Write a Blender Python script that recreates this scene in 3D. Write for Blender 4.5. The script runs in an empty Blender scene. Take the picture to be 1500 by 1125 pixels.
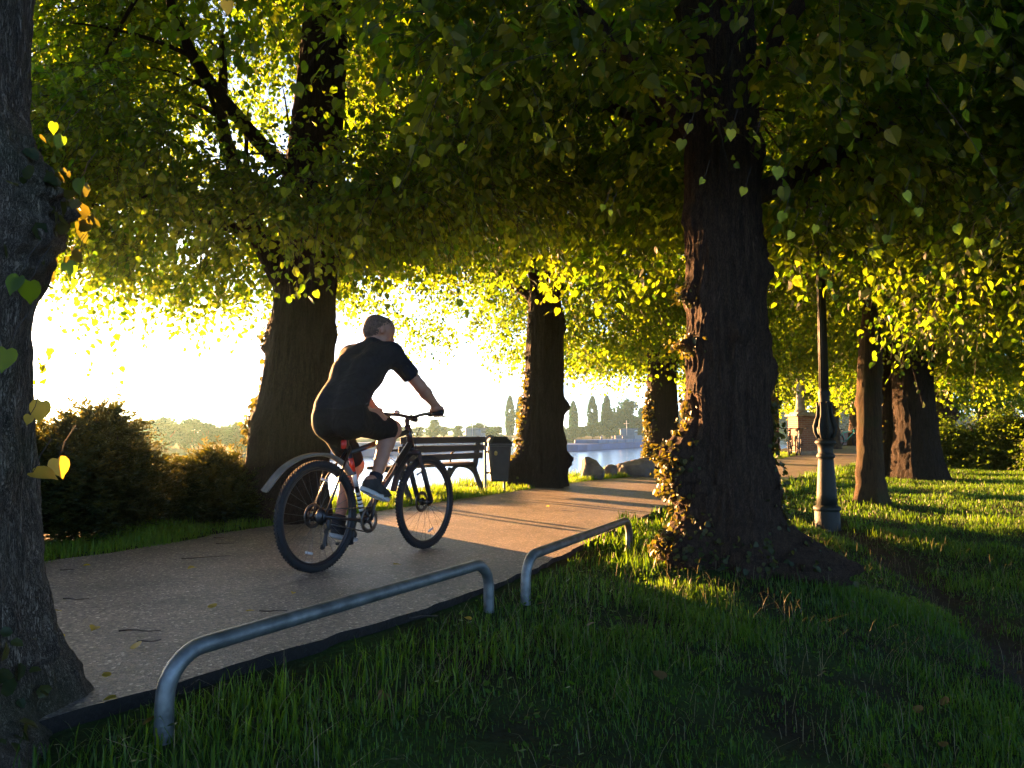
import bpy, math, random
import numpy as np
from mathutils import Vector, Matrix, Euler
R = math.radians
rng = np.random.default_rng(11)
scene = bpy.context.scene
COL = scene.collection

# ------------------------------------------------------------------ camera numbers (photo is 1500 x 1125)
CAM_Z, FPX, HORIZ = 0.87, 1100.0, 635.0
PITCH = math.atan((HORIZ - 562.5) / FPX)
def ray(px, py):
    u, v = (px - 750.0) / FPX, (562.5 - py) / FPX
    c, s = math.cos(PITCH), math.sin(PITCH)
    return np.array([u, c - s * v, s + c * v])
def at(px, py, depth):            # world point at a given distance north of the camera
    r = ray(px, py); k = depth / r[1]
    return np.array([r[0] * k, depth, CAM_Z + r[2] * k])

# ------------------------------------------------------------------ noise
def _hash(i, j, k, seed):
    h = (i * 374761393 + j * 668265263 + k * 2147483647 + seed * 974711) & 0xffffffff
    h = ((h ^ (h >> 13)) * 1274126177) & 0xffffffff
    h = ((h ^ (h >> 16)) * 2246822519) & 0xffffffff
    h = h ^ (h >> 15)
    return (h & 0xffffff) / float(0xffffff)
def vnoise(p, seed=0):
    p = np.asarray(p, dtype=np.float64)
    f = np.floor(p); i = f.astype(np.int64); t = p - f; t = t * t * (3 - 2 * t)
    out = 0
    for a in (0, 1):
        wa = t[..., 0] if a else 1 - t[..., 0]
        for b in (0, 1):
            wb = t[..., 1] if b else 1 - t[..., 1]
            for c in (0, 1):
                wc = t[..., 2] if c else 1 - t[..., 2]
                out = out + wa * wb * wc * _hash(i[..., 0] + a, i[..., 1] + b, i[..., 2] + c, seed)
    return out * 2 - 1
def fbm(p, seed=0, octv=3):
    p = np.asarray(p, dtype=np.float64); o = 0; a = 1.0; s = 0
    for k in range(octv):
        o = o + a * vnoise(p * (2 ** k), seed + k * 17); s += a; a *= 0.5
    return o / s
def sstep(a, b, x):
    t = np.clip((x - a) / (b - a), 0, 1); return t * t * (3 - 2 * t)

# ------------------------------------------------------------------ mesh helpers
class Geo:
    """collects vertices, quads and triangles for ONE mesh"""
    def __init__(self):
        self.v = []; self.q = []; self.t = []; self.qm = []; self.tm = []; self.n = 0; self.attr_q = []; self.attr_t = []
    def add(self, v, quads=None, tris=None, m=0, aq=None, att=None):
        v = np.asarray(v, dtype=np.float64).reshape(-1, 3)
        if quads is not None and len(quads):
            q = np.asarray(quads, dtype=np.int64).reshape(-1, 4) + self.n
            self.q.append(q); self.qm.append(np.full(len(q), m)); self.attr_q.append(np.zeros(len(q)) if aq is None else aq)
        if tris is not None and len(tris):
            t = np.asarray(tris, dtype=np.int64).reshape(-1, 3) + self.n
            self.t.append(t); self.tm.append(np.full(len(t), m)); self.attr_t.append(np.zeros(len(t)) if att is None else att)
        self.v.append(v); self.n += len(v)
        return self
    def tube(self, pts, rad, seg=8, m=0, caps=True):
        pts = np.asarray(pts, dtype=np.float64); n = len(pts)
        rad = np.full(n, rad, dtype=np.float64) if np.isscalar(rad) else np.asarray(rad, dtype=np.float64)
        tan = np.gradient(pts, axis=0); tan /= np.linalg.norm(tan, axis=1)[:, None] + 1e-12
        ref = np.array([0, 0, 1.0]) if abs(tan[0][2]) < 0.9 else np.array([1.0, 0, 0])
        u = np.cross(tan[0], ref); u /= np.linalg.norm(u)
        V = []; a = np.linspace(0, 2 * np.pi, seg, endpoint=False)
        for i in range(n):
            u = u - tan[i] * np.dot(u, tan[i]); u /= np.linalg.norm(u) + 1e-12
            w = np.cross(tan[i], u)
            V.append(pts[i] + rad[i] * (np.cos(a)[:, None] * u + np.sin(a)[:, None] * w))
        V = np.concatenate(V); Q = []
        for i in range(n - 1):
            for k in range(seg):
                k2 = (k + 1) % seg
                Q.append((i * seg + k, i * seg + k2, (i + 1) * seg + k2, (i + 1) * seg + k))
        T = []
        if caps:
            V = np.concatenate([V, pts[:1], pts[-1:]]); c0 = n * seg
            for k in range(seg):
                k2 = (k + 1) % seg
                T.append((c0, k2, k)); T.append((c0 + 1, (n - 1) * seg + k, (n - 1) * seg + k2))
        return self.add(V, Q, T, m)
    def lathe(self, prof, seg=24, o=(0, 0, 0), m=0, flute=0.0, nflute=0):
        prof = np.asarray(prof, dtype=np.float64); n = len(prof); a = np.linspace(0, 2 * np.pi, seg, endpoint=False)
        V = []
        for r, z in prof:
            rr = r * (1 + flute * np.cos(nflute * a)) if nflute else r
            V.append(np.stack([rr * np.cos(a) + o[0], rr * np.sin(a) + o[1], np.full(seg, z + o[2])], 1))
        V = np.concatenate(V); Q = []
        for i in range(n - 1):
            for k in range(seg):
                k2 = (k + 1) % seg
                Q.append((i * seg + k, i * seg + k2, (i + 1) * seg + k2, (i + 1) * seg + k))
        V = np.concatenate([V, [[o[0], o[1], prof[0][1] + o[2]]], [[o[0], o[1], prof[-1][1] + o[2]]]]); T = []
        for k in range(seg):
            k2 = (k + 1) % seg
            T.append((n * seg, k2, k)); T.append((n * seg + 1, (n - 1) * seg + k, (n - 1) * seg + k2))
        return self.add(V, Q, T, m)
    def box(self, c, s, rot=None, bev=0.0, m=0, taper=1.0):
        """box with chamfered vertical and horizontal edges"""
        c = np.asarray(c, float); h = np.asarray(s, float) / 2
        b = min(bev, h.min() * 0.9) if bev > 0 else 0
        if b == 0:
            V = np.array([[x, y, z] for z in (-1, 1) for y in (-1, 1) for x in (-1, 1)], float) * h
            V[4:, :2] *= taper
            Q = [(0, 2, 3, 1), (4, 5, 7, 6), (0, 1, 5, 4), (2, 6, 7, 3), (0, 4, 6, 2), (1, 3, 7, 5)]; T = []
        else:
            lev = [(-h[2], b), (-h[2] + b, 0), (h[2] - b, 0), (h[2], b)]
            V = []
            for z, ins in lev:
                x, y = h[0] - ins, h[1] - ins; e = b
                k = taper if z > 0 else 1
                V += [[(x - e) * k, -y * k, z], [x * k, (-y + e) * k, z], [x * k, (y - e) * k, z], [(x - e) * k, y * k, z],
                      [(-x + e) * k, y * k, z], [-x * k, (y - e) * k, z], [-x * k, (-y + e) * k, z], [(-x + e) * k, -y * k, z]]
            V = np.array(V, float); Q = []; T = []
            for i in range(3):
                for k in range(8):
                    k2 = (k + 1) % 8
                    Q.append((i * 8 + k, i * 8 + k2, i * 8 + 8 + k2, i * 8 + 8 + k))
            V = np.concatenate([V, [[0, 0, -h[2]], [0, 0, h[2]]]])
            for k in range(8):
                k2 = (k + 1) % 8
                T.append((32, k2, k)); T.append((33, 24 + k, 24 + k2))
        if rot is not None:
            V = V @ np.array(rot, float).T
        return self.add(V + c, Q, T, m)
    def bar(self, a, b, w, h, up=(0, 0, 1), bev=0.0, m=0):
        """rectangular bar from a to b, w wide, h along 'up'"""
        a = np.asarray(a, float); b = np.asarray(b, float); d = b - a; L = np.linalg.norm(d); x = d / L
        z = np.asarray(up, float); z = z - x * np.dot(x, z); z /= np.linalg.norm(z); y = np.cross(z, x)
        return self.box((a + b) / 2, (L, w, h), np.stack([x, y, z], 1), bev, m)
    def build(self, name, mats, parent=None, smooth=True, attr=None):
        me = bpy.data.meshes.new(name)
        V = np.concatenate(self.v) if self.v else np.zeros((0, 3))
        q = np.concatenate(self.q) if self.q else np.zeros((0, 4), int)
        t = np.concatenate(self.t) if self.t else np.zeros((0, 3), int)
        nq, nt = len(q), len(t)
        me.vertices.add(len(V)); me.vertices.foreach_set('co', V.astype(np.float32).ravel())
        me.loops.add(nq * 4 + nt * 3); me.polygons.add(nq + nt)
        me.loops.foreach_set('vertex_index', np.concatenate([q.ravel(), t.ravel()]).astype(np.int32))
        st = np.concatenate([np.arange(nq) * 4, nq * 4 + np.arange(nt) * 3]).astype(np.int32)
        me.polygons.foreach_set('loop_start', st)
        me.polygons.foreach_set('loop_total', np.concatenate([np.full(nq, 4), np.full(nt, 3)]).astype(np.int32))
        mi = np.concatenate([np.concatenate(self.qm) if nq else np.zeros(0), np.concatenate(self.tm) if nt else np.zeros(0)])
        me.polygons.foreach_set('material_index', mi.astype(np.int32))
        me.polygons.foreach_set('use_smooth', np.full(nq + nt, bool(smooth)))
        if attr:
            a = me.attributes.new(attr, 'FLOAT', 'FACE')
            av = np.concatenate([np.concatenate(self.attr_q) if nq else np.zeros(0), np.concatenate(self.attr_t) if nt else np.zeros(0)])
            a.data.foreach_set('value', av.astype(np.float32))
        for mm in (mats if isinstance(mats, (list, tuple)) else [mats]):
            me.materials.append(mm)
        me.update(calc_edges=True); me.validate()
        ob = bpy.data.objects.new(name, me); COL.objects.link(ob)
        if parent is not None: ob.parent = parent
        return ob

def tag(o, label=None, cat=None, group=None, kind=None):
    if label: o['label'] = label
    if cat: o['category'] = cat
    if group: o['group'] = group
    if kind: o['kind'] = kind
    return o
def thing(name, label, cat, loc=(0, 0, 0), rz=0.0, group=None):
    o = bpy.data.objects.new(name, None); COL.objects.link(o)
    o.empty_display_size = 0.2
    o.location = [float(c) for c in loc]; o.rotation_euler = (0, 0, rz)
    return tag(o, label, cat, group)
def copy_tree(o, parent=None):
    c = o.copy(); COL.objects.link(c)
    if parent is not None: c.parent = parent
    for ch in list(o.children): copy_tree(ch, c)
    return c

def catmull(pts, n=12):
    P = np.asarray(pts, float); P = np.concatenate([[2 * P[0] - P[1]], P, [2 * P[-1] - P[-2]]]); out = []
    for i in range(1, len(P) - 2):
        t = np.linspace(0, 1, n, endpoint=False)[:, None]; a, b, c, d = P[i - 1], P[i], P[i + 1], P[i + 2]
        out.append(0.5 * ((2 * b) + (c - a) * t + (2 * a - 5 * b + 4 * c - d) * t ** 2 + (3 * b - a - 3 * c + d) * t ** 3))
    out.append(P[-2][None]); return np.concatenate(out)

# ------------------------------------------------------------------ signed-distance surfaces (for the rider)
class Sdf:
    def __init__(self, lo, hi, step):
        self.lo = np.array(lo, float); self.h = step
        self.n = np.ceil((np.array(hi) - self.lo) / step).astype(int) + 1
        self.D = np.full(self.n, 1.0, dtype=np.float32)
    def _box(self, lo, hi):
        a = np.clip(np.floor((lo - self.lo) / self.h).astype(int), 0, self.n - 1)
        b = np.clip(np.ceil((hi - self.lo) / self.h).astype(int) + 1, 1, self.n)
        return a, b
    def grid(self, a, b):
        ax = [self.lo[i] + self.h * np.arange(a[i], b[i]) for i in range(3)]
        return np.stack(np.meshgrid(*ax, indexing='ij'), -1)
    def cap(self, p0, p1, r0, r1=None, k=0.03, scale=(1, 1, 1), cut=False):
        p0 = np.array(p0, float); p1 = np.array(p1, float); r1 = r0 if r1 is None else r1
        m = max(r0, r1) * 1.6 + 0.07
        a, b = self._box(np.minimum(p0, p1) - m, np.maximum(p0, p1) + m)
        G = self.grid(a, b); sc = np.array(scale, float)
        d = (p1 - p0) / sc; w = (G - p0) / sc
        h = np.clip((w @ d) / max(d @ d, 1e-9), 0, 1)
        dist = (np.linalg.norm(w - h[..., None] * d, axis=-1) - (r0 + (r1 - r0) * h)) * min(scale)
        S = self.D[a[0]:b[0], a[1]:b[1], a[2]:b[2]]
        if cut:
            S[...] = np.maximum(S, -dist); return self
        hh = np.maximum(k - np.abs(S - dist), 0) / k
        S[...] = np.minimum(S, dist) - hh * hh * k * 0.25
        return self
    def plane(self, p, n):     # keep the side the normal points away from
        n = np.array(n, float); n /= np.linalg.norm(n)
        G = self.grid(np.zeros(3, int), self.n)
        self.D = np.maximum(self.D, ((G - np.array(p)) @ n).astype(np.float32)); return self
    def mesh(self):
        D = self.D; s = D < 0; n = self.n
        cs = [s[i:n[0] - 1 + i, j:n[1] - 1 + j, k:n[2] - 1 + k] for i in (0, 1) for j in (0, 1) for k in (0, 1)]
        cnt = sum(c.astype(np.int8) for c in cs); act = (cnt > 0) & (cnt < 8)
        idx = np.full(act.shape, -1, np.int64); ia = np.argwhere(act); idx[act] = np.arange(len(ia))
        corner = np.array([(i, j, k) for i in (0, 1) for j in (0, 1) for k in (0, 1)])
        vals = np.stack([D[ia[:, 0] + c[0], ia[:, 1] + c[1], ia[:, 2] + c[2]] for c in corner], 1)
        acc = np.zeros((len(ia), 3)); num = np.zeros(len(ia))
        for e0 in range(8):
            for ax in range(3):
                if corner[e0][ax] == 0:
                    c1 = corner[e0].copy(); c1[ax] = 1; e1 = c1[0] * 4 + c1[1] * 2 + c1[2]
                    a, b = vals[:, e0], vals[:, e1]; x = (a < 0) != (b < 0)
                    t = np.where(x, a / np.where(x, a - b, 1), 0)
                    p = corner[e0] + t[:, None] * (corner[e1] - corner[e0])
                    acc += p * x[:, None]; num += x
        V = self.lo + self.h * (ia + acc / num[:, None])
        Q = []
        for ax in range(3):
            o1, o2 = [(1, 2), (2, 0), (0, 1)][ax]
            sl0 = [slice(1, n[d] - 1) for d in range(3)]; sl0[ax] = slice(0, n[ax] - 1)
            sl1 = list(sl0); sl1[ax] = slice(1, n[ax])
            a = s[tuple(sl0)]; b = s[tuple(sl1)]; ch = np.argwhere(a != b)
            if not len(ch): continue
            base = ch.copy()
            for d in range(3):
                if d != ax: base[:, d] += 1
            def cell(d1, d2):
                c = base.copy(); c[:, o1] -= d1; c[:, o2] -= d2
                return idx[c[:, 0], c[:, 1], c[:, 2]]
            q = np.stack([cell(1, 1), cell(0, 1), cell(0, 0), cell(1, 0)], 1)
            fl = ~a[a != b]
            q[fl] = q[fl][:, ::-1]
            Q.append(q)
        Q = np.concatenate(Q); Q = Q[(Q >= 0).all(1)]
        return V, Q

# ------------------------------------------------------------------ materials
def new_mat(name):
    m = bpy.data.materials.new(name); m.use_nodes = True; nt = m.node_tree
    return m, nt, nt.nodes['Principled BSDF']
def simple(name, col, rough=0.6, metal=0.0, var=0.25, scale=6.0, bump=0.0, bscale=60.0, spec=0.5, stretch=(1, 1, 1), col2=None):
    m, nt, b = new_mat(name); N = nt.nodes; L = nt.links
    tc = N.new('ShaderNodeTexCoord'); mp = N.new('ShaderNodeMapping'); mp.inputs['Scale'].default_value = stretch
    L.new(tc.outputs['Object'], mp.inputs['Vector'])
    nz = N.new('ShaderNodeTexNoise'); nz.inputs['Scale'].default_value = scale; nz.inputs['Detail'].default_value = 6
    L.new(mp.outputs['Vector'], nz.inputs['Vector'])
    cr = N.new('ShaderNodeValToRGB'); c = np.array(col)
    lo = c * (1 - var); hi = np.array(col2) if col2 is not None else np.minimum(c * (1 + var), 1)
    cr.color_ramp.elements[0].position = 0.3; cr.color_ramp.elements[1].position = 0.7
    cr.color_ramp.elements[0].color = (*lo, 1); cr.color_ramp.elements[1].color = (*hi, 1)
    L.new(nz.outputs['Fac'], cr.inputs['Fac']); L.new(cr.outputs['Color'], b.inputs['Base Color'])
    b.inputs['Roughness'].default_value = rough; b.inputs['Metallic'].default_value = metal
    b.inputs['Specular IOR Level'].default_value = spec
    if bump > 0:
        n2 = N.new('ShaderNodeTexNoise'); n2.inputs['Scale'].default_value = bscale; n2.inputs['Detail'].default_value = 5
        L.new(mp.outputs['Vector'], n2.inputs['Vector'])
        bp = N.new('ShaderNodeBump'); bp.inputs['Strength'].default_value = 1.0; bp.inputs['Distance'].default_value = bump
        L.new(n2.outputs['Fac'], bp.inputs['Height']); L.new(bp.outputs['Normal'], b.inputs['Normal'])
    return m

def leaf_mat(name, refl_a, refl_b, trans_a, trans_b, tfac=0.5, rough=0.45):
    m, nt, b = new_mat(name); N = nt.nodes; L = nt.links
    at_ = N.new('ShaderNodeAttribute'); at_.attribute_name = 'tint'
    def mixc(a, c):
        mx = N.new('ShaderNodeMix'); mx.data_type = 'RGBA'
        mx.inputs[6].default_value = (*a, 1); mx.inputs[7].default_value = (*c, 1)
        L.new(at_.outputs['Fac'], mx.inputs[0]); return mx.outputs[2]
    L.new(mixc(refl_a, refl_b), b.inputs['Base Color'])
    b.inputs['Roughness'].default_value = rough; b.inputs['Specular IOR Level'].default_value = 0.35
    tr = N.new('ShaderNodeBsdfTranslucent'); L.new(mixc(trans_a, trans_b), tr.inputs['Color'])
    ms = N.new('ShaderNodeMixShader'); ms.inputs['Fac'].default_value = tfac
    L.new(b.outputs['BSDF'], ms.inputs[1]); L.new(tr.outputs['BSDF'], ms.inputs[2])
    L.new(ms.outputs['Shader'], N['Material Output'].inputs['Surface'])
    return m

def bark_mat(name, dark, light, scale=9.0, bump=0.03, moss=0.0):
    m, nt, b = new_mat(name); N = nt.nodes; L = nt.links
    tc = N.new('ShaderNodeTexCoord'); mp = N.new('ShaderNodeMapping'); mp.inputs['Scale'].default_value = (1, 1, 0.10)
    L.new(tc.outputs['Object'], mp.inputs['Vector'])
    nz = N.new('ShaderNodeTexNoise'); nz.inputs['Scale'].default_value = scale * 3.5; nz.inputs['Detail'].default_value = 8; nz.inputs['Roughness'].default_value = 0.65
    L.new(mp.outputs['Vector'], nz.inputs['Vector'])
    vo = N.new('ShaderNodeTexVoronoi'); vo.feature = 'DISTANCE_TO_EDGE'; vo.inputs['Scale'].default_value = scale * 4.2
    ad = N.new('ShaderNodeMixRGB'); ad.blend_type = 'ADD'; ad.inputs['Fac'].default_value = 0.35
    L.new(mp.outputs['Vector'], ad.inputs['Color1']); L.new(nz.outputs['Color'], ad.inputs['Color2']); L.new(ad.outputs['Color'], vo.inputs['Vector'])
    cr = N.new('ShaderNodeValToRGB'); cr.color_ramp.elements[0].position = 0.0; cr.color_ramp.elements[1].position = 0.22; cr.color_ramp.elements[0].color = (.25, .25, .25, 1)
    L.new(vo.outputs['Distance'], cr.inputs['Fac'])
    mul = N.new('ShaderNodeMath'); mul.operation = 'MULTIPLY'; L.new(cr.outputs['Color'], mul.inputs[0]); L.new(nz.outputs['Fac'], mul.inputs[1])
    c2 = N.new('ShaderNodeValToRGB'); c2.color_ramp.elements[0].color = (*dark, 1); c2.color_ramp.elements[1].color = (*light, 1)
    c2.color_ramp.elements[0].position = 0.1; c2.color_ramp.elements[1].position = 0.6
    L.new(mul.outputs[0], c2.inputs['Fac'])
    out = c2.outputs['Color']
    if moss > 0:
        n3 = N.new('ShaderNodeTexNoise'); n3.inputs['Scale'].default_value = 3.0; n3.inputs['Detail'].default_value = 5
        L.new(tc.outputs['Object'], n3.inputs['Vector'])
        r3 = N.new('ShaderNodeValToRGB'); r3.color_ramp.elements[0].position = 0.5; r3.color_ramp.elements[1].position = 0.7
        L.new(n3.outputs['Fac'], r3.inputs['Fac'])
        m3 = N.new('ShaderNodeMath'); m3.operation = 'MULTIPLY'; m3.inputs[1].default_value = moss; L.new(r3.outputs['Color'], m3.inputs[0])
        mx = N.new('ShaderNodeMix'); mx.data_type = 'RGBA'; L.new(m3.outputs[0], mx.inputs[0]); L.new(out, mx.inputs[6]); mx.inputs[7].default_value = (0.05, 0.075, 0.02, 1)
        out = mx.outputs[2]
    L.new(out, b.inputs['Base Color'])
    b.inputs['Roughness'].default_value = 0.9; b.inputs['Specular IOR Level'].default_value = 0.2
    bp = N.new('ShaderNodeBump'); bp.inputs['Distance'].default_value = bump; bp.inputs['Strength'].default_value = 1
    L.new(mul.outputs[0], bp.inputs['Height']); L.new(bp.outputs['Normal'], b.inputs['Normal'])
    return m

M = {}
M['leaf'] = leaf_mat('linden_leaf', (0.016, 0.042, 0.008), (0.038, 0.070, 0.013), (0.11, 0.29, 0.006), (0.37, 0.46, 0.012), 0.58)
M['leaf_near'] = leaf_mat('linden_leaf_large', (0.018, 0.046, 0.008), (0.04, 0.07, 0.013), (0.12, 0.31, 0.008), (0.31, 0.45, 0.012), 0.6)
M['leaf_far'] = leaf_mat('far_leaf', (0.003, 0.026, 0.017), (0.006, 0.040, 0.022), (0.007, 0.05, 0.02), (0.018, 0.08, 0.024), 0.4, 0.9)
M['leaf_dry'] = leaf_mat('dry_leaf', (0.22, 0.15, 0.03), (0.30, 0.24, 0.04), (0.6, 0.40, 0.02), (0.65, 0.5, 0.03), 0.5)
M['leaf_brown'] = leaf_mat('brown_leaf', (0.10, 0.06, 0.025), (0.16, 0.11, 0.04), (0.2, 0.12, 0.02), (0.3, 0.2, 0.03), 0.3)
M['straw'] = leaf_mat('dry_straw', (0.10, 0.09, 0.04), (0.20, 0.18, 0.09), (0.15, 0.13, 0.04), (0.25, 0.22, 0.08), 0.35)
M['ivy'] = leaf_mat('ivy_leaf', (0.02, 0.035, 0.012), (0.06, 0.07, 0.02), (0.12, 0.13, 0.01), (0.25, 0.2, 0.02), 0.4)
M['yew'] = leaf_mat('yew_leaf', (0.010, 0.022, 0.007), (0.03, 0.04, 0.011), (0.05, 0.07, 0.006), (0.26, 0.23, 0.012), 0.38)
M['hedge'] = leaf_mat('hedge_leaf', (0.02, 0.04, 0.010), (0.045, 0.065, 0.014), (0.09, 0.20, 0.008), (0.24, 0.35, 0.013), 0.48)
M['blade'] = leaf_mat('grass_blade', (0.020, 0.058, 0.008), (0.055, 0.11, 0.014), (0.07, 0.22, 0.005), (0.22, 0.38, 0.01), 0.45, 0.45)
M['blade_verge'] = leaf_mat('lit_grass_blade', (0.05, 0.12, 0.012), (0.10, 0.19, 0.02), (0.14, 0.34, 0.01), (0.34, 0.46, 0.015), 0.5, 0.5)  # same grass in lighter greens: brightness of the lit verge put into the colour
M['twig'] = simple('twig_bark', (0.035, 0.025, 0.018), 0.85, scale=20)
M['bark'] = bark_mat('linden_bark', (0.012, 0.008, 0.006), (0.15, 0.088, 0.056))
M['bark_shaded'] = bark_mat('shaded_linden_bark', (0.008, 0.006, 0.005), (0.075, 0.050, 0.036))  # linden bark darkened so backlit trunks stay near black despite the haze glow
M['bark_grey'] = bark_mat('grey_bark', (0.028, 0.022, 0.016), (0.32, 0.24, 0.17), 9.0, 0.022, 0.35)
M['bark_moss'] = bark_mat('mossy_bark', (0.02, 0.014, 0.009), (0.17, 0.105, 0.05), 14.0, 0.012, 0.5)
M['soil'] = simple('soil', (0.012, 0.009, 0.006), 0.95, scale=9, bump=0.02, bscale=30)
# ================================================================== THE GROUND
LE = catmull([(-10, -5), (-6.3, 0.4), (-3.27, 5.17), (-2.45, 7.09), (-1.5, 8.7), (-.3, 11), (1.4, 14.07), (3.5, 16.8), (6.5, 21.5), (9.2, 25.9), (12, 31), (15.6, 38), (19.5, 44), (26, 54), (60, 88), (200, 210), (900, 700)], 10)
RE = catmull([(-5.5, -4.4), (-3.2, -.4), (-1.3, 2.55), (-.17, 4.35), (.66, 6.3), (1.4, 8.1), (2.4, 10.2), (4.5, 13.2), (7.1, 17.4), (9.7, 21.3), (13, 25.5), (18, 30), (26, 36), (40, 46), (80, 74), (230, 190), (920, 640)], 10)
def signed(P, E):      # signed distance to an edge line, positive to its right
    best = np.full(len(P), 1e9); sg = np.zeros(len(P))
    for i in range(len(E) - 1):
        a, b = E[i], E[i + 1]; d = b - a; L2 = d @ d
        w = P - a; t = np.clip((w @ d) / L2, 0, 1)
        q = w - t[:, None] * d; r = np.hypot(q[:, 0], q[:, 1]); c = d[0] * w[:, 1] - d[1] * w[:, 0]
        u = r < best; best[u] = r[u]; sg[u] = np.where(c[u] < 0, 1, -1)
    return best * sg
def zpath(y): return 0.16 * sstep(20, 46, y)
SHX = [-900, -200, -60, -48, -38, -35, -28, 0, 67, 179, 284, 600, 1600]
SHY = [60, 78, 98, 106, 116, 160, 240, 345, 372, 437, 480, 640, 900]
WATER_Z = -3.5
E_POS = np.array([1.67, 5.8])
def dirt(P):           # 1 on the trodden earth strip that runs right of the big tree
    E = np.array([(2.2, 1.0), (2.75, 3.2), (3.0, 4.6), (3.35, 5.9), (3.5, 7.3), (3.55, 8.6)])
    best = np.full(len(P), 1e9)
    for i in range(len(E) - 1):
        a, b = E[i], E[i + 1]; d = b - a; w = P - a; t = np.clip((w @ d) / (d @ d), 0, 1)
        q = w - t[:, None] * d; best = np.minimum(best, np.hypot(q[:, 0], q[:, 1]))
    return 1 - sstep(0.06, 0.34, best + 0.16 * vnoise(np.c_[P * 3, np.zeros(len(P))], 3))
def zground(P, dL=None, dR=None):
    P = np.asarray(P, float)
    dL = signed(P, LE) if dL is None else dL
    dR = signed(P, RE) if dR is None else dR
    base = zpath(P[:, 1])
    d = np.maximum(dR, 0)
    z = base - 0.055 - 0.05 * sstep(0, 0.25, d) - 0.34 * sstep(0.15, 3.4, d) * (1 - 0.8 * sstep(5.6, 8.6, P[:, 1])) + 0.10 * sstep(6, 14, P[:, 0])
    r = np.hypot(P[:, 0] - E_POS[0] - 0.15, P[:, 1] - E_POS[1])
    z = z + 0.12 * np.exp(-(r / 0.7) ** 2)
    z = z - 0.05 * dirt(P)
    near = np.exp(-np.hypot(P[:, 0], P[:, 1] - 5) / 14)
    z = z + near * 0.035 * fbm(np.c_[P * 1.3, np.zeros(len(P))], 5)
    on = (dL > 0) & (dR < 0)
    z = np.where(on, base - 0.06, z)
    # left of the path: a level verge, then the river bank
    e = np.maximum(-dL, 0)
    zl = base - 0.02 + 0.03 * vnoise(np.c_[P * 2, np.zeros(len(P))], 9) * near - 5.2 * sstep(1.5, 12, e)
    z = np.where(dL <= 0, zl, z)
    # far bank
    ys = np.interp(P[:, 0], SHX, SHY)
    far = P[:, 1] - ys
    zf = -5.0 + 3.2 * sstep(-14, 14, far) + 1.2 * sstep(10, 60, far)
    z = np.where((dL <= -14) & (far > -20), np.maximum(z, zf), z)
    return z
def axis(pts):
    out = []
    for a, b, s in pts: out.append(np.arange(a, b, s))
    return np.concatenate(out + [[pts[-1][1]]])
gx = axis([(-1500, -300, 120), (-300, -80, 14), (-80, -20, 4), (-20, -6, 0.7), (-6, 7, 0.13), (7, 20, 0.5), (20, 60, 3), (60, 300, 14), (300, 1800, 150)])
gy = axis([(-120, -10, 20), (-10, 1, 0.8), (1, 12, 0.13), (12, 30, 0.4), (30, 60, 2), (60, 130, 3), (130, 520, 10), (520, 1800, 160)])
GX, GY = np.meshgrid(gx, gy, indexing='ij'); P = np.c_[GX.ravel(), GY.ravel()]
Z = zground(P); nx, ny = GX.shape
ii = np.arange(nx * ny).reshape(nx, ny)
Q = np.stack([ii[:-1, :-1], ii[1:, :-1], ii[1:, 1:], ii[:-1, 1:]], -1).reshape(-1, 4)
def ground_mat():
    m, nt, b = new_mat('turf_and_earth'); N = nt.nodes; L = nt.links
    tc = N.new('ShaderNodeTexCoord'); nz = N.new('ShaderNodeTexNoise'); nz.inputs['Scale'].default_value = 1.6; nz.inputs['Detail'].default_value = 8
    L.new(tc.outputs['Object'], nz.inputs['Vector'])
    cr = N.new('ShaderNodeValToRGB'); e = cr.color_ramp.elements
    e[0].position = 0.35; e[0].color = (0.022, 0.018, 0.010, 1); e[1].position = 0.62; e[1].color = (0.03, 0.055, 0.012, 1)
    L.new(nz.outputs['Fac'], cr.inputs['Fac'])
    at_ = N.new('ShaderNodeAttribute'); at_.attribute_name = 'earth'
    mx = N.new('ShaderNodeMix'); mx.data_type = 'RGBA'; L.new(at_.outputs['Fac'], mx.inputs[0]); L.new(cr.outputs['Color'], mx.inputs[6])
    n3 = N.new('ShaderNodeTexNoise'); n3.inputs['Scale'].default_value = 14; n3.inputs['Detail'].default_value = 6; L.new(tc.outputs['Object'], n3.inputs['Vector'])
    c3 = N.new('ShaderNodeValToRGB'); c3.color_ramp.elements[0].color = (0.02, 0.014, 0.009, 1); c3.color_ramp.elements[1].color = (0.075, 0.055, 0.036, 1); L.new(n3.outputs['Fac'], c3.inputs['Fac'])
    L.new(c3.outputs['Color'], mx.inputs[7])
    L.new(mx.outputs[2], b.inputs['Base Color']); b.inputs['Roughness'].default_value = 0.95; b.inputs['Specular IOR Level'].default_value = 0.1
    n2 = N.new('ShaderNodeTexNoise'); n2.inputs['Scale'].default_value = 35; n2.inputs['Detail'].default_value = 6; L.new(tc.outputs['Object'], n2.inputs['Vector'])
    bp = N.new('ShaderNodeBump'); bp.inputs['Distance'].default_value = 0.03; L.new(n2.outputs['Fac'], bp.inputs['Height']); L.new(bp.outputs['Normal'], b.inputs['Normal'])
    return m
g = Geo(); g.add(np.c_[P, Z], Q)
dm = dirt(P); g.attr_q[0] = dm[Q].mean(1)
ground = tag(g.build('ground', ground_mat(), attr='earth'), kind='structure')

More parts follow.
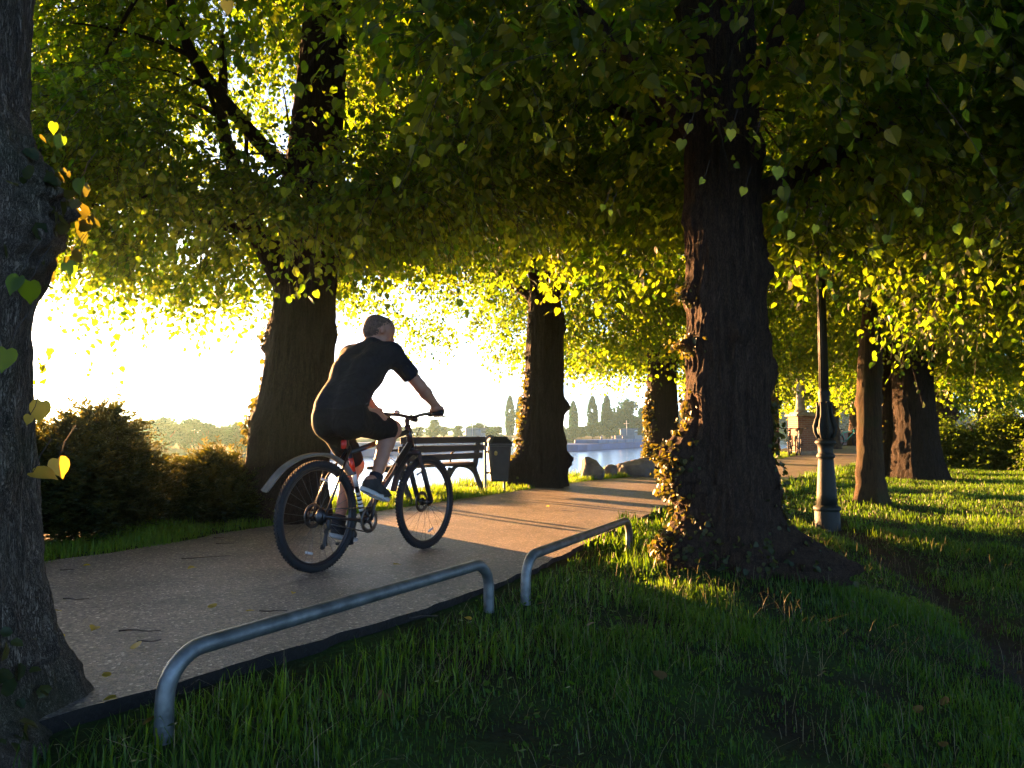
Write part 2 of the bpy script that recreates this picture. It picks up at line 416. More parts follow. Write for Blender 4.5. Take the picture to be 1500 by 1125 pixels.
# path: a slab of pale asphalt with an open broken edge on the right
def path_mat():
    m, nt, b = new_mat('worn_asphalt'); N = nt.nodes; L = nt.links
    tc = N.new('ShaderNodeTexCoord')
    n1 = N.new('ShaderNodeTexNoise'); n1.inputs['Scale'].default_value = 150; n1.inputs['Detail'].default_value = 3
    vo = N.new('ShaderNodeTexVoronoi'); vo.inputs['Scale'].default_value = 95
    n2 = N.new('ShaderNodeTexNoise'); n2.inputs['Scale'].default_value = 1.7; n2.inputs['Detail'].default_value = 7
    for n in (n1, vo, n2): L.new(tc.outputs['Object'], n.inputs['Vector'])
    cr = N.new('ShaderNodeValToRGB'); e = cr.color_ramp.elements
    e[0].position = 0.0; e[0].color = (0.085, 0.077, 0.069, 1); e[1].position = 0.93; e[1].color = (0.29, 0.240, 0.202, 1)
    e2 = cr.color_ramp.elements.new(0.985); e2.color = (0.6, 0.54, 0.46, 1)
    sep = N.new('ShaderNodeSeparateColor'); L.new(vo.outputs['Color'], sep.inputs['Color']); L.new(sep.outputs['Red'], cr.inputs['Fac'])
    c2 = N.new('ShaderNodeValToRGB'); c2.color_ramp.elements[0].position = 0.3; c2.color_ramp.elements[1].position = 0.75
    c2.color_ramp.elements[0].color = (0.62, 0.62, 0.62, 1); c2.color_ramp.elements[1].color = (1.12, 1.08, 1.02, 1)
    L.new(n2.outputs['Fac'], c2.inputs['Fac'])
    mu = N.new('ShaderNodeMix'); mu.data_type = 'RGBA'; mu.blend_type = 'MULTIPLY'; mu.inputs[0].default_value = 1
    L.new(cr.outputs['Color'], mu.inputs[6]); L.new(c2.outputs['Color'], mu.inputs[7])
    vc = N.new('ShaderNodeTexVoronoi'); vc.feature = 'DISTANCE_TO_EDGE'; vc.inputs['Scale'].default_value = 0.55
    nd = N.new('ShaderNodeTexNoise'); nd.inputs['Scale'].default_value = 2.2; nd.inputs['Detail'].default_value = 6; L.new(tc.outputs['Object'], nd.inputs['Vector'])
    va = N.new('ShaderNodeMixRGB'); va.blend_type = 'ADD'; va.inputs['Fac'].default_value = 0.8; L.new(tc.outputs['Object'], va.inputs['Color1']); L.new(nd.outputs['Color'], va.inputs['Color2']); L.new(va.outputs['Color'], vc.inputs['Vector'])
    cc = N.new('ShaderNodeValToRGB'); cc.color_ramp.elements[0].position = 0.002; cc.color_ramp.elements[0].color = (.42, .40, .38, 1); cc.color_ramp.elements[1].position = 0.009; L.new(vc.outputs['Distance'], cc.inputs['Fac'])
    m2 = N.new('ShaderNodeMix'); m2.data_type = 'RGBA'; m2.blend_type = 'MULTIPLY'; m2.inputs[0].default_value = 0.8; L.new(mu.outputs[2], m2.inputs[6]); L.new(cc.outputs['Color'], m2.inputs[7])
    L.new(m2.outputs[2], b.inputs['Base Color']); b.inputs['Roughness'].default_value = 0.62; b.inputs['Specular IOR Level'].default_value = 0.45
    ad = N.new('ShaderNodeMath'); ad.operation = 'MULTIPLY_ADD'; ad.inputs[1].default_value = 0.6; L.new(vo.outputs['Distance'], ad.inputs[0]); L.new(n1.outputs['Fac'], ad.inputs[2])
    bp = N.new('ShaderNodeBump'); bp.inputs['Distance'].default_value = 0.006; bp.inputs['Strength'].default_value = 0.8; L.new(ad.outputs[0], bp.inputs['Height']); L.new(bp.outputs['Normal'], b.inputs['Normal'])
    return m
k = len(LE) - 20
rows = 28; ts = np.linspace(0, 1, rows)
def dens(E, n=6):
    out = []
    for i in range(len(E) - 1):
        t = np.linspace(0, 1, n, endpoint=False)[:, None]; out.append(E[i] * (1 - t) + E[i + 1] * t)
    return np.concatenate(out + [E[-1:]])
L2, R2 = dens(LE[:k]), dens(RE[:k])
eL = 0.05 * fbm(np.c_[L2 * 3, np.zeros(len(L2))], 21)[:, None]; eR = 0.035 * fbm(np.c_[R2 * 5, np.zeros(len(R2))], 22)[:, None]
nrm = np.gradient(R2, axis=0); nrm /= np.linalg.norm(nrm, axis=1)[:, None]; nrm = np.c_[nrm[:, 1], -nrm[:, 0]]
L3, R3 = L2 + nrm * eL, R2 + nrm * eR
V = []
for t in ts:
    xy = L3 * (1 - t) + R3 * t
    z = zpath(xy[:, 1]) + 0.012 * fbm(np.c_[xy * 0.7, np.zeros(len(xy))], 31) - 0.012
    V.append(np.c_[xy, z])
V.append(np.c_[R3 - nrm * 0.03, zpath(R3[:, 1]) - 0.20]); V.insert(0, np.c_[L3, zpath(L3[:, 1]) - 0.15])
nr, nc = len(V), len(L3); V = np.concatenate(V); ii = np.arange(nr * nc).reshape(nr, nc)
Q = np.stack([ii[:-1, :-1], ii[1:, :-1], ii[1:, 1:], ii[:-1, 1:]], -1)
g = Geo(); g.add(V, Q[:-1].reshape(-1, 4)); g2 = Q[-1].reshape(-1, 4)
g.q.append(g2); g.qm.append(np.full(len(g2), 1)); g.attr_q.append(np.zeros(len(g2)))
tag(g.build('path', [path_mat(), M['soil']], smooth=False), kind='structure')

# river
def water_mat():
    m, nt, b = new_mat('river_water'); N = nt.nodes; L = nt.links
    b.inputs['Base Color'].default_value = (0.03, 0.08, 0.12, 1); b.inputs['Roughness'].default_value = 0.12; b.inputs['IOR'].default_value = 1.33
    tc = N.new('ShaderNodeTexCoord'); mp = N.new('ShaderNodeMapping'); mp.inputs['Scale'].default_value = (0.5, 1.0, 1); mp.inputs['Rotation'].default_value = (0, 0, 0.5)
    L.new(tc.outputs['Object'], mp.inputs['Vector'])
    n = N.new('ShaderNodeTexNoise'); n.inputs['Scale'].default_value = 0.9; n.inputs['Detail'].default_value = 5; L.new(mp.outputs['Vector'], n.inputs['Vector'])
    bp = N.new('ShaderNodeBump'); bp.inputs['Distance'].default_value = 0.12; bp.inputs['Strength'].default_value = 0.7; L.new(n.outputs['Fac'], bp.inputs['Height']); L.new(bp.outputs['Normal'], b.inputs['Normal'])
    return m
g = Geo(); wx = np.linspace(-1400, 1500, 30); wy = np.linspace(-110, 1300, 20); WX, WY = np.meshgrid(wx, wy, indexing='ij')
ii = np.arange(600).reshape(30, 20); Q = np.stack([ii[:-1, :-1], ii[1:, :-1], ii[1:, 1:], ii[:-1, 1:]], -1).reshape(-1, 4)
g.add(np.c_[WX.ravel(), WY.ravel(), np.full(600, WATER_Z)], Q)
tag(g.build('river', water_mat()), kind='structure')

# ================================================================== GRASS
def blades(P, Z, H, W, tint, lean=0.45, gr=rng):
    n = len(P); a = gr.uniform(0, 2 * np.pi, n); f = np.c_[np.cos(a), np.sin(a), np.zeros(n)]
    s = np.c_[-np.sin(a), np.cos(a), np.zeros(n)]
    b = np.c_[P, Z - 0.01]; ln = np.abs(gr.normal(0, lean, n)) * H
    up = np.array([0, 0, 1.0])
    p1 = b + up * (H * 0.5)[:, None] + f * (ln * 0.28)[:, None]
    p2 = b + up * (H * 0.82)[:, None] + f * (ln * 0.65)[:, None]
    tp = b + up * (H * np.clip(1.0 - 0.25 * (ln / H) ** 2, 0.5, 1))[:, None] + f * ln[:, None]
    w = (W / 2)[:, None]
    V = np.stack([b - s * w, b + s * w, p1 + s * w * 0.9, p1 - s * w * 0.9, p2 + s * w * 0.6, p2 - s * w * 0.6, tp], 1).reshape(-1, 3)
    o = (np.arange(n) * 7)[:, None]
    return V, np.concatenate([o + [0, 1, 2, 3], o + [3, 2, 4, 5]]), o + [5, 4, 6], np.concatenate([tint, tint]), tint
def scatter(n, x0, x1, y0, y1): return np.c_[rng.uniform(x0, x1, n), rng.uniform(y0, y1, n)]
def infront(P, m=0.25):           # keep only what the view can reach, with a margin for a step aside
    return (np.abs(P[:, 0]) < 0.72 * P[:, 1] + 0.9 + m) & (P[:, 1] > 1.2)
g = Geo()
def grass_patch(n, x0, x1, y0, y1, h, w, clump=1.0, lean=0.45):
    P = scatter(n, x0, x1, y0, y1); P = P[infront(P)]
    dR = signed(P, RE); dL = signed(P, LE)
    cl = fbm(np.c_[P * 1.9, np.zeros(len(P))], 41); fine = fbm(np.c_[P * 7, np.zeros(len(P))], 43)
    de = np.hypot(P[:, 0] - E_POS[0], P[:, 1] - E_POS[1])
    keep = (dR > 0.09) & (rng.uniform(0, 1, len(P)) < np.clip(0.66 + clump * (0.75 * cl + 0.55 * fine), 0.08, 1)) & (rng.uniform(0, 1, len(P)) > 0.9 * dirt(P))
    keep &= rng.uniform(0, 1, len(P)) < sstep(0.42, 0.85, de)
    P, cl, fine, dR = P[keep], cl[keep], fine[keep], dR[keep]
    H = h * (0.75 + 0.7 * np.clip(cl + 0.3 * fine, -0.5, 1)) * rng.uniform(0.5, 1.5, len(P))
    tall = rng.uniform(0, 1, len(P)) < 0.02; H[tall] *= 1.6
    T = np.clip(0.42 + 0.45 * cl + rng.normal(0, 0.22, len(P)), 0, 1)
    g.add(*blades(P, zground(P), H, np.full(len(P), w) * rng.uniform(0.6, 1.4, len(P)), T, lean)[:3], m=0, aq=np.concatenate([T, T]), att=T)
grass_patch(135000, -3.2, 4.2, 1.3, 4.6, 0.058, 0.0043, 1.0)
grass_patch(110000, -1.0, 7.0, 4.6, 8.5, 0.06, 0.0052, 0.8)
grass_patch(170000, 1.5, 16, 8.5, 21, 0.065, 0.008, 0.4)
grass_patch(20000, 8, 26, 21, 34, 0.13, 0.03, 0.3)
tag(g.build('grass', M['blade'], attr='tint'), kind='stuff')
# rank grass along the path's edges: taller tufts
g = Geo(); VR = Geo()
def tufts(g, E, side, n, y0, y1, dmin, dmax, h, w):
    i = rng.integers(0, len(E) - 1, n * 3); t = rng.uniform(0, 1, n * 3)[:, None]
    P = E[i] * (1 - t) + E[i + 1] * t; d = E[i + 1] - E[i]; d /= np.linalg.norm(d, axis=1)[:, None]
    P = P + np.c_[d[:, 1], -d[:, 0]] * side * rng.uniform(dmin, dmax, n * 3)[:, None]
    cl = fbm(np.c_[P * 2.2, np.zeros(len(P))], 51)
    k = (P[:, 1] > y0) & (P[:, 1] < y1) & (rng.uniform(0, 1, len(P)) < 0.55 + 0.9 * cl); P, cl = P[k], cl[k]
    H = h * rng.uniform(0.4, 1.5, len(P)) * (0.8 + 0.6 * cl); T = np.clip(rng.normal(0.55, 0.25, len(P)), 0, 1)
    V, q, tr, aq, a = blades(P, zground(P), H, np.full(len(P), w) * rng.uniform(0.6, 1.4, len(P)), T, 0.5)
    g.add(V, q, tr, aq=aq, att=a)
LEn, REn = dens(LE[:100], 8), dens(RE[:100], 8)
i0 = (LEn[:, 1] > 3) & (LEn[:, 1] < 32); LEn = LEn[i0]; REn = REn[(REn[:, 1] > 1.6) & (REn[:, 1] < 26)]
tufts(g, LEn, -1, 26000, 4, 32, -0.06, 0.75, 0.10, 0.007)
tufts(g, LEn, -1, 9000, 7, 32, 0.3, 1.6, 0.14, 0.009)
tufts(VR, REn[REn[:, 1] < 7], 1, 1300, 1.6, 7, 0.14, 0.7, 0.10, 0.0055)
tufts(VR, REn, 1, 7000, 6, 26, -0.02, 0.6, 0.13, 0.01)
tag(g.build('grass_verge', M['blade_verge'], attr='tint'), kind='stuff')
tag(VR.build('tufted_grass', M['blade'], attr='tint'), kind='stuff')
# broad-leaved weeds and clover in the shaded turf
g = Geo()
P = scatter(5200, -1.5, 4.5, 1.6, 8.5); P = P[infront(P)]
P = P[(signed(P, RE) > 0.1) & (fbm(np.c_[P * 1.4, np.zeros(len(P))], 77) > 0.05) & (dirt(P) < 0.5)]
n = len(P); a = rng.uniform(0, 6.28, n); s = rng.uniform(0.007, 0.017, n)[:, None]
c = np.c_[P, zground(P) + rng.uniform(0.02, 0.09, n)]
u = np.c_[np.cos(a), np.sin(a), rng.normal(0, 0.4, n)]; w = np.c_[-np.sin(a), np.cos(a), rng.normal(0, 0.4, n)]
V = np.stack([c - u * s, c + w * s * 0.7, c + u * s * 1.2, c - w * s * 0.7], 1).reshape(-1, 3)
g.add(V, (np.arange(n) * 4)[:, None] + [0, 1, 2, 3], aq=rng.uniform(0, 0.7, n))
tag(g.build('clover', M['blade'], attr='tint'), kind='stuff')

g = Geo()
P = scatter(4200, -2.2, 4.5, 1.6, 8); P = P[infront(P)]; P = P[signed(P, RE) > .12]
H = rng.uniform(.05, .17, len(P)); T = rng.uniform(0, 1, len(P)); V, q_, t_, aq_, a_ = blades(P, zground(P), H, np.full(len(P), .0028), T, 1.1); g.add(V, q_, t_, aq=aq_, att=a_)
tag(g.build('dry_grass', M['straw'], attr='tint'), kind='stuff')
# ================================================================== TREES OF THE AVENUE
SUN_AZ, SUN_EL = R(-40.0), R(5.2)
def leaf_geo(g, p, ax, nm, Ls, tint, m=0, wide=0.85, fold=0.12, heart=False):
    """folded heart-like leaves: p base point, ax tip direction, nm face normal"""
    ax = ax / (np.linalg.norm(ax, axis=1)[:, None] + 1e-9)
    nm = nm - ax * np.sum(nm * ax, 1)[:, None]; nm /= np.linalg.norm(nm, axis=1)[:, None] + 1e-9
    w = np.cross(nm, ax); L = Ls[:, None]; n = len(p)
    if not heart:
        def pt(a, b, c): return p + ax * L * a + w * L * wide * b + nm * L * c
        V = np.stack([pt(0, 0, 0), pt(.22, .46, fold), pt(.68, .38, fold * .8), pt(1, 0, -.06), pt(.68, -.38, fold * .8), pt(.22, -.46, fold)], 1).reshape(-1, 3)
        o = (np.arange(n) * 6)[:, None]
        g.add(V, np.concatenate([o + [0, 3, 2, 1], o + [0, 5, 4, 3]]), m=m, aq=np.concatenate([tint, tint]))
    else:
        sh = [(0, 0, 0), (-.10, .20, .05), (-.02, .40, .09), (.2, .52, .11), (.45, .49, .1), (.68, .34, .06), (.86, .14, .0), (1.06, 0, -.08)]
        def pt(a, b, c): return p + ax * L * a + w * L * wide * b + nm * L * c
        mid = [(.25, 0, 0), (.5, 0, .0), (.75, 0, -.02)]
        pts = [pt(*s) for s in sh] + [pt(a, -b, c) for a, b, c in sh[1:7]] + [pt(*s) for s in mid]
        V = np.stack(pts, 1).reshape(-1, 3); k = len(pts); o = (np.arange(n) * k)[:, None]
        q = [[0, 14, 2, 1], [14, 15, 4, 3], [15, 16, 5, 4], [16, 7, 6, 5], [0, 8, 9, 14], [14, 10, 11, 15], [15, 11, 12, 16], [16, 12, 13, 7]]
        t = [[14, 3, 2], [14, 9, 10]]
        g.add(V, np.concatenate([o + x for x in q]), np.concatenate([o + x for x in t]), m=m, aq=np.tile(tint, len(q)), att=np.tile(tint, 2))

def twigs_to_leaves(g, O, D, Lt, size, nl, droop=0.5, stems=False, tintc=0.45, wide=0.85, heart=False, m=0, ms=1, gr=rng):
    """each twig: origin O, direction D, length Lt, carrying nl leaves left and right of it"""
    n = len(O); t = (np.arange(nl) + 0.6) / nl
    D = D / np.linalg.norm(D, axis=1)[:, None]
    T = t[None, :, None]; Lb = Lt[:, None, None]
    pos = O[:, None] + D[:, None] * Lb * T + np.array([0, 0, -1.0]) * (droop * Lb * T ** 2)
    pos = pos.reshape(-1, 3); N = len(pos)
    tan = (D[:, None] + np.array([0, 0, -2.0 * droop]) * T).reshape(-1, 3)
    side = np.cross(tan, [0, 0, 1.0]); side /= np.linalg.norm(side, axis=1)[:, None] + 1e-6
    sg = np.tile(np.where(np.arange(nl) % 2, 1, -1), n)[:, None]
    ax = tan * 0.45 + side * sg * 0.75 + np.array([0, 0, -0.55]) + gr.normal(0, 0.33, (N, 3))
    nm = np.array([0, 0, 1.0]) * 0.8 + tan * 0.25 + gr.normal(0, 0.55, (N, 3))
    pos = pos + side * sg * size * 0.25 + gr.normal(0, size * 0.25, (N, 3))
    Ls = size * gr.uniform(0.42, 1.25, N)
    tn = np.clip(np.repeat(gr.normal(tintc, 0.2, n), nl) + gr.normal(0, 0.15, N), 0, 1)
    leaf_geo(g, pos, ax, nm, Ls, tn, m=m, wide=wide, heart=heart)
    if stems:
        tt = np.array([0, 0.5, 1.0]); C = O[:, None] + D[:, None] * Lb * tt[None, :, None] + np.array([0, 0, -1.0]) * (droop * Lb * tt[None, :, None] ** 2)
        s = np.cross(D, [0, 0, 1.0]); s /= np.linalg.norm(s, axis=1)[:, None] + 1e-6; u = np.cross(s, D)
        rr = np.array([0.0028, 0.002, 0.001]); ring = []
        for i in range(3):
            for a in range(3):
                ring.append(C[:, i] + rr[i] * (math.cos(a * 2.094) * s + math.sin(a * 2.094) * u))
        V = np.stack(ring, 1).reshape(-1, 3); o = (np.arange(n) * 9)[:, None]; Q = []
        for i in range(2):
            for a in range(3): Q.append(o + [i * 3 + a, i * 3 + (a + 1) % 3, i * 3 + 3 + (a + 1) % 3, i * 3 + 3 + a])
        g.add(V, np.concatenate(Q), m=ms)

def trunk_geo(g, base, height, r, lean=(0, 0), flare=0.6, fh=0.45, nfl=6, burls=(), seed=0, nth=72, dz=0.05, ridge=0.02, taper=0.35, kink=0.05, z0=-0.6, nburl=0):
    zs = np.arange(z0, height, dz); th = np.linspace(0, 2 * np.pi, nth, endpoint=False)
    TH, ZZ = np.meshgrid(th, zs)
    hh = np.maximum(ZZ, 0)
    cx = base[0] + lean[0] * ZZ + kink * vnoise(np.stack([ZZ * 0.5, 0 * ZZ, 0 * ZZ + seed], -1), seed)
    cy = base[1] + lean[1] * ZZ + kink * vnoise(np.stack([ZZ * 0.5, 0 * ZZ + 9, 0 * ZZ + seed], -1), seed + 1)
    Rr = r * (1 - taper * np.clip(hh / max(height, 1), 0, 1) ** 1.2)
    C, S = np.cos(TH), np.sin(TH)
    lob = 0.5 + 0.5 * vnoise(np.stack([C * nfl * 0.35, S * nfl * 0.35, 0 * C + seed * 3.7], -1), seed + 2)
    fl = flare * r * np.exp(-np.maximum(ZZ, 0) / fh) * (0.35 + 1.5 * lob ** 2)
    fl = fl + flare * r * 0.7 * np.clip(-ZZ, 0, 0.4) * 2.2 * lob
    rad = Rr * (1 + 0.10 * vnoise(np.stack([C * 0.9, S * 0.9, ZZ * 0.8], -1), seed + 3)) + fl
    p = np.stack([C * r * 14, S * r * 14, ZZ * 2.6 + 0 * C], -1)
    rd = 1 - np.abs(fbm(p, seed + 4, 3)) * 2.2
    rad = rad + ridge * rd + ridge * 0.7 * fbm(np.stack([C * r * 40, S * r * 40, ZZ * 14], -1), seed + 5, 2)
    gb = np.random.default_rng(seed + 77)
    burls = list(burls) + [(gb.uniform(0, 6.28), gb.uniform(.3, min(height, 4.5)), r * gb.uniform(.06, .22), r * gb.uniform(.2, .5), r * gb.uniform(.15, .5)) for _ in range(nburl)]
    for (a, z, amp, sa, sz) in burls:
        da = np.angle(np.exp(1j * (TH - a))) * r
        bump = np.exp(-(da / sa) ** 2 - ((ZZ - z) / sz) ** 2)
        rad = rad + amp * bump * (1 + 0.45 * fbm(np.stack([C * r * 22, S * r * 22, ZZ * 22], -1), seed + 6, 3))
    V = np.stack([cx + rad * C, cy + rad * S, ZZ + base[2]], -1).reshape(-1, 3)
    nz = len(zs); ii = np.arange(nz * nth).reshape(nz, nth); jj = np.roll(ii, -1, 1)
    g.add(V, np.stack([ii[:-1], jj[:-1], jj[1:], ii[1:]], -1).reshape(-1, 4))
    return lambda z: np.array([base[0] + lean[0] * z, base[1] + lean[1] * z, base[2] + z]), (TH, ZZ, rad, cx, cy)

def add_ivy(name, root, info, base, specs, size, seed, gap=0.03):
    TH, ZZ, rad, cx, cy = info; g = Geo(); gr = np.random.default_rng(seed)
    for (a, z, sa, sz, n) in specs:
        aa = gr.normal(a, sa, n); zz = gr.normal(z, sz, n)
        nth = TH.shape[1]; i = np.clip(np.searchsorted(ZZ[:, 0], zz), 0, len(ZZ) - 1); j = (np.round(aa / (2 * np.pi) * nth).astype(int)) % nth
        rr = rad[i, j] + np.abs(gr.normal(0, gap, n)); nrm = np.c_[np.cos(aa), np.sin(aa), gr.normal(0, .3, n)]
        p = np.c_[cx[i, j] + rr * np.cos(aa), cy[i, j] + rr * np.sin(aa), zz + base[2]]
        ax = np.c_[gr.normal(0, .5, n), gr.normal(0, .5, n), gr.normal(-0.7, .4, n)] + nrm * 0.4
        leaf_geo(g, p, ax, nrm + gr.normal(0, .5, (n, 3)), size * gr.uniform(.5, 1.3, n), np.clip(gr.normal(.45, .3, n), 0, 1), wide=0.95)
    return g.build(name, M['ivy'], root, attr='tint')

def canopy_bottom(x, y, zb):
    p = np.c_[x * 0.55, y * 0.55, np.zeros(len(x))]
    zb = zb + 0.8 * np.exp(-((x + 1.6) ** 2 + (y - 11.4) ** 2) / 8.0)
    return zb + 0.55 * fbm(p, 61, 2) + 0.25 * vnoise(np.c_[x * 1.7, y * 1.7, np.zeros(len(x))], 63)
def crown(root, x, y, Rc, zb, zt, n, size, seed, top=12.0, stems=True, centre=None, clump=-0.06, near_clear=0.0, mat='leaf', hang=0.03, keepout=None, lt=0.5, heart=False, pend=()):
    gr = np.random.default_rng(seed); g = Geo(); nl = 9; nt = n // nl
    cx, cy = centre if centre else (x, y)
    m = int(nt * 2.6); a = gr.uniform(0, 2 * np.pi, m); rr = Rc * np.sqrt(gr.uniform(0, 1, m))
    wob = 1 + 0.16 * vnoise(np.c_[np.cos(a) * 2, np.sin(a) * 2, np.full(m, seed)], seed)
    ox, oy = cx + rr * wob * np.cos(a), cy + rr * wob * np.sin(a); u = gr.uniform(0, 1, m) ** 1.25
    lo = canopy_bottom(ox, oy, zb) + near_clear * np.clip((6.5 - oy) / 4, 0, 1)
    O = np.c_[ox, oy, lo + u * (zt - lo)]
    cl = fbm(O * 1.05, seed + 1, 3) + 0.25 * np.exp(-((O[:, 2] - lo) / 0.5) ** 2) - 0.10
    k = (cl > -clump - 0.05) & (np.hypot(ox - x, oy - y) > 0.5) & (np.hypot(ox, oy) + np.abs(O[:, 2] - CAM_Z) * 0.0 > 2.6)
    if keepout is not None: k &= ~keepout(O)
    O = O[k][:nt]; a = a[k][:nt]; rel = (O[:, 2] - lo[k][:nt])
    out = np.c_[np.cos(a), np.sin(a), np.zeros(len(a))]
    D = out * 0.7 + gr.normal(0, 0.6, (len(O), 3)) * [1, 1, 0.35] + np.array([0, 0, -0.25])
    twigs_to_leaves(g, O, D, lt * gr.uniform(0.6, 1.3, len(O)), size, nl, 0.45, stems, gr=gr, heart=heart)
    nh = int(len(O) * hang)                                                # long hanging sprays under the rim
    if nh:
        i = np.argsort(rel + gr.uniform(0, 1.2, len(rel)))[:nh]
        H = O[i] - [0, 0, 0.1]; DH = out[i] * 0.35 + gr.normal(0, .25, (nh, 3)) + [0, 0, -0.9]
        twigs_to_leaves(g, H, DH, gr.uniform(0.35, 0.8, nh), size * 1.05, 9, 0.15, stems, tintc=0.6, gr=gr)
    for (px, py, dep, L) in pend:                                          # single long pendulous sprays
        o = at(px, py, dep); twigs_to_leaves(g, o[None], np.array([[gr.uniform(-.25, .25), gr.uniform(-.2, .2), -1.0]]), np.array([L]), size * .95, max(6, int(L * 17)), 0.05, True, tintc=0.7, gr=gr)
    # the upper dome, coarser
    nu = int(2600 * (Rc / 3.5) ** 2); a = gr.uniform(0, 2 * np.pi, nu); q = gr.uniform(0, 1, nu) ** 0.5; zz = zt - 0.3 + (top - zt) * gr.uniform(0, 1, nu)
    rz = Rc * np.sqrt(np.clip(1 - ((zz - zt) / (top - zt + .3)) ** 2, 0.03, 1)) * 1.02
    O = np.c_[cx + rz * q * np.cos(a), cy + rz * q * np.sin(a), zz]
    leaf_geo(g, O, gr.normal(0, 1, (nu, 3)) + [0, 0, -.5], gr.normal(0, .7, (nu, 3)) + [0, 0, .6], 0.34 * gr.uniform(.6, 1.3, nu), np.clip(gr.normal(.4, .2, nu), 0, 1))
    return g.build('crown', [M[mat], M['twig']], root, smooth=False, attr='tint')
def limbs(root, f, specs, seed, mat='bark'):
    """main limbs, each its own child: (height on trunk, azimuth, rise angle, length, radius)"""
    gr = np.random.default_rng(seed)
    for h, az, el, ln, r0 in specs:
        p = f(h); d = np.array([math.cos(az) * math.cos(el), math.sin(az) * math.cos(el), math.sin(el)])
        t = np.linspace(0, 1, 14); b = gr.normal(0, 0.12, 3)
        pts = p + d * ln * t[:, None] + np.outer(np.sin(t * math.pi), b * ln * 0.5) + np.outer(t ** 2, [0, 0, -0.12 * ln]) + 0.03 * vnoise(np.c_[t * 6, np.full(14, h), np.full(14, az)], seed)[:, None]
        g = Geo(); g.tube(pts, r0 * (1 - 0.8 * t), 10)
        for q in range(9):                                                 # side shoots
            i = gr.integers(4, 13); dd = d + gr.normal(0, .8, 3) * [1, 1, .5]; dd /= np.linalg.norm(dd); L = ln * gr.uniform(.25, .5)
            tt = np.linspace(0, 1, 7)
            g.tube(pts[i] + dd * L * tt[:, None] + np.outer(tt ** 2, [0, 0, -.25 * L]), r0 * 0.28 * (1 - .85 * tt) , 5)
        g.build('branch', M[mat], root)
GRP = 'lime trees lining the riverside path'
def tree(label, px_xy, r, height, crown_kw, limb_specs, lean=(0, 0), burls=(), ivy=(), flare=0.6, fh=0.45, seed=1, nth=72, dz=0.05, ridge=0.02, mat='bark', ivysize=0.05, zoff=0.0, taper=0.35, kink=0.05, group=GRP, nburl=22):
    x, y = px_xy; z = float(zground(np.array([[x, y]]))[0]) + zoff
    t = thing('linden_tree', label, 'tree', (x, y, z), 0, group)
    g = Geo(); f, info = trunk_geo(g, (0, 0, 0), height, r, lean, flare, fh, 6, burls, seed, nth, dz, ridge, taper, kink, nburl=nburl)
    g.build('trunk', M[mat], t)
    limbs(t, f, limb_specs, seed + 5, mat)
    if ivy: add_ivy('ivy', t, info, (0, 0, 0), ivy, ivysize, seed + 9)
    if crown_kw:
        c = crown(t, x, y, seed=seed + 20, **crown_kw)
        c.matrix_parent_inverse = Matrix.Translation((-x, -y, -z))
    return t, info
PI = math.pi
std = lambda s, r: [(2.5 + s % 3 * .2, s * 1.3, R(38), 3.0, r), (3.0, s * 1.3 + 1.5, R(42), 3.1, r), (3.4, s * 1.3 + 2.9, R(35), 3.2, r), (3.9, s * 1.3 + 4.4, R(45), 2.9, r * .8), (4.6, s * 1.3 + 5.6, R(40), 2.6, r * .7)]

# big foreground tree cut by the left edge of the frame
tA, infoA = tree('thick grey-barked tree cut by the left edge, mossy root flaring beside the near rail', (-1.98, 2.40), 0.36, 7.0,
     dict(Rc=3.2, zb=3.9, zt=6.5, n=9000, size=0.085, heart=True, near_clear=1.2), std(2, .09), lean=(-0.004, 0.0), taper=.05, nburl=8,
     burls=[(0.15, 1.66, 0.17, 0.18, 0.24), (0.0, 1.15, 0.02, .1, .08), (-0.2, 0.85, .04, .1, .12), (-0.5, -0.1, 0.16, 0.14, 0.16), (-0.70, -0.24, 0.55, 0.13, 0.15), (-1.1, -0.2, .3, .12, .12), (0.35, 0.0, .05, .2, .3)],
     flare=0.30, fh=0.22, seed=3, nth=220, dz=0.016, ridge=0.016, mat='bark_grey', ivy=[(0.2, 1.70, .25, .12, 60), (-0.35, .22, .12, .10, 40)], ivysize=.05)
# tree behind the rider
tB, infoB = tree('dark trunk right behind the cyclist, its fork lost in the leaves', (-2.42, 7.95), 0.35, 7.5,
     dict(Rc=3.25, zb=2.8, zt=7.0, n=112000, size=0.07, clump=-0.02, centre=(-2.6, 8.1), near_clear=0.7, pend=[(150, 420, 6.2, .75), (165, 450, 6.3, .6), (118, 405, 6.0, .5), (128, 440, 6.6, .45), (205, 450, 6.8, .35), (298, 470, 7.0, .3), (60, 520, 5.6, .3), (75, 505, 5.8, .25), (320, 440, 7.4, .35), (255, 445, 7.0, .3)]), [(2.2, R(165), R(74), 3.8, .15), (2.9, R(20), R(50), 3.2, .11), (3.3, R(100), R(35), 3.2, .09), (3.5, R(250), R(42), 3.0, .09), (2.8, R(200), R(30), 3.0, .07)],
     lean=(0.075, 0.0), taper=.55, mat='bark_shaded', burls=[(R(175), 1.05, .10, .16, .18), (R(0), 1.95, .04, .12, .1)], flare=0.75, fh=0.5, seed=5, nth=110, dz=0.03, ridge=.018,
     ivy=[(R(165), 1.0, .3, .2, 240), (R(150), 1.6, .3, .3, 120)], ivysize=.06)
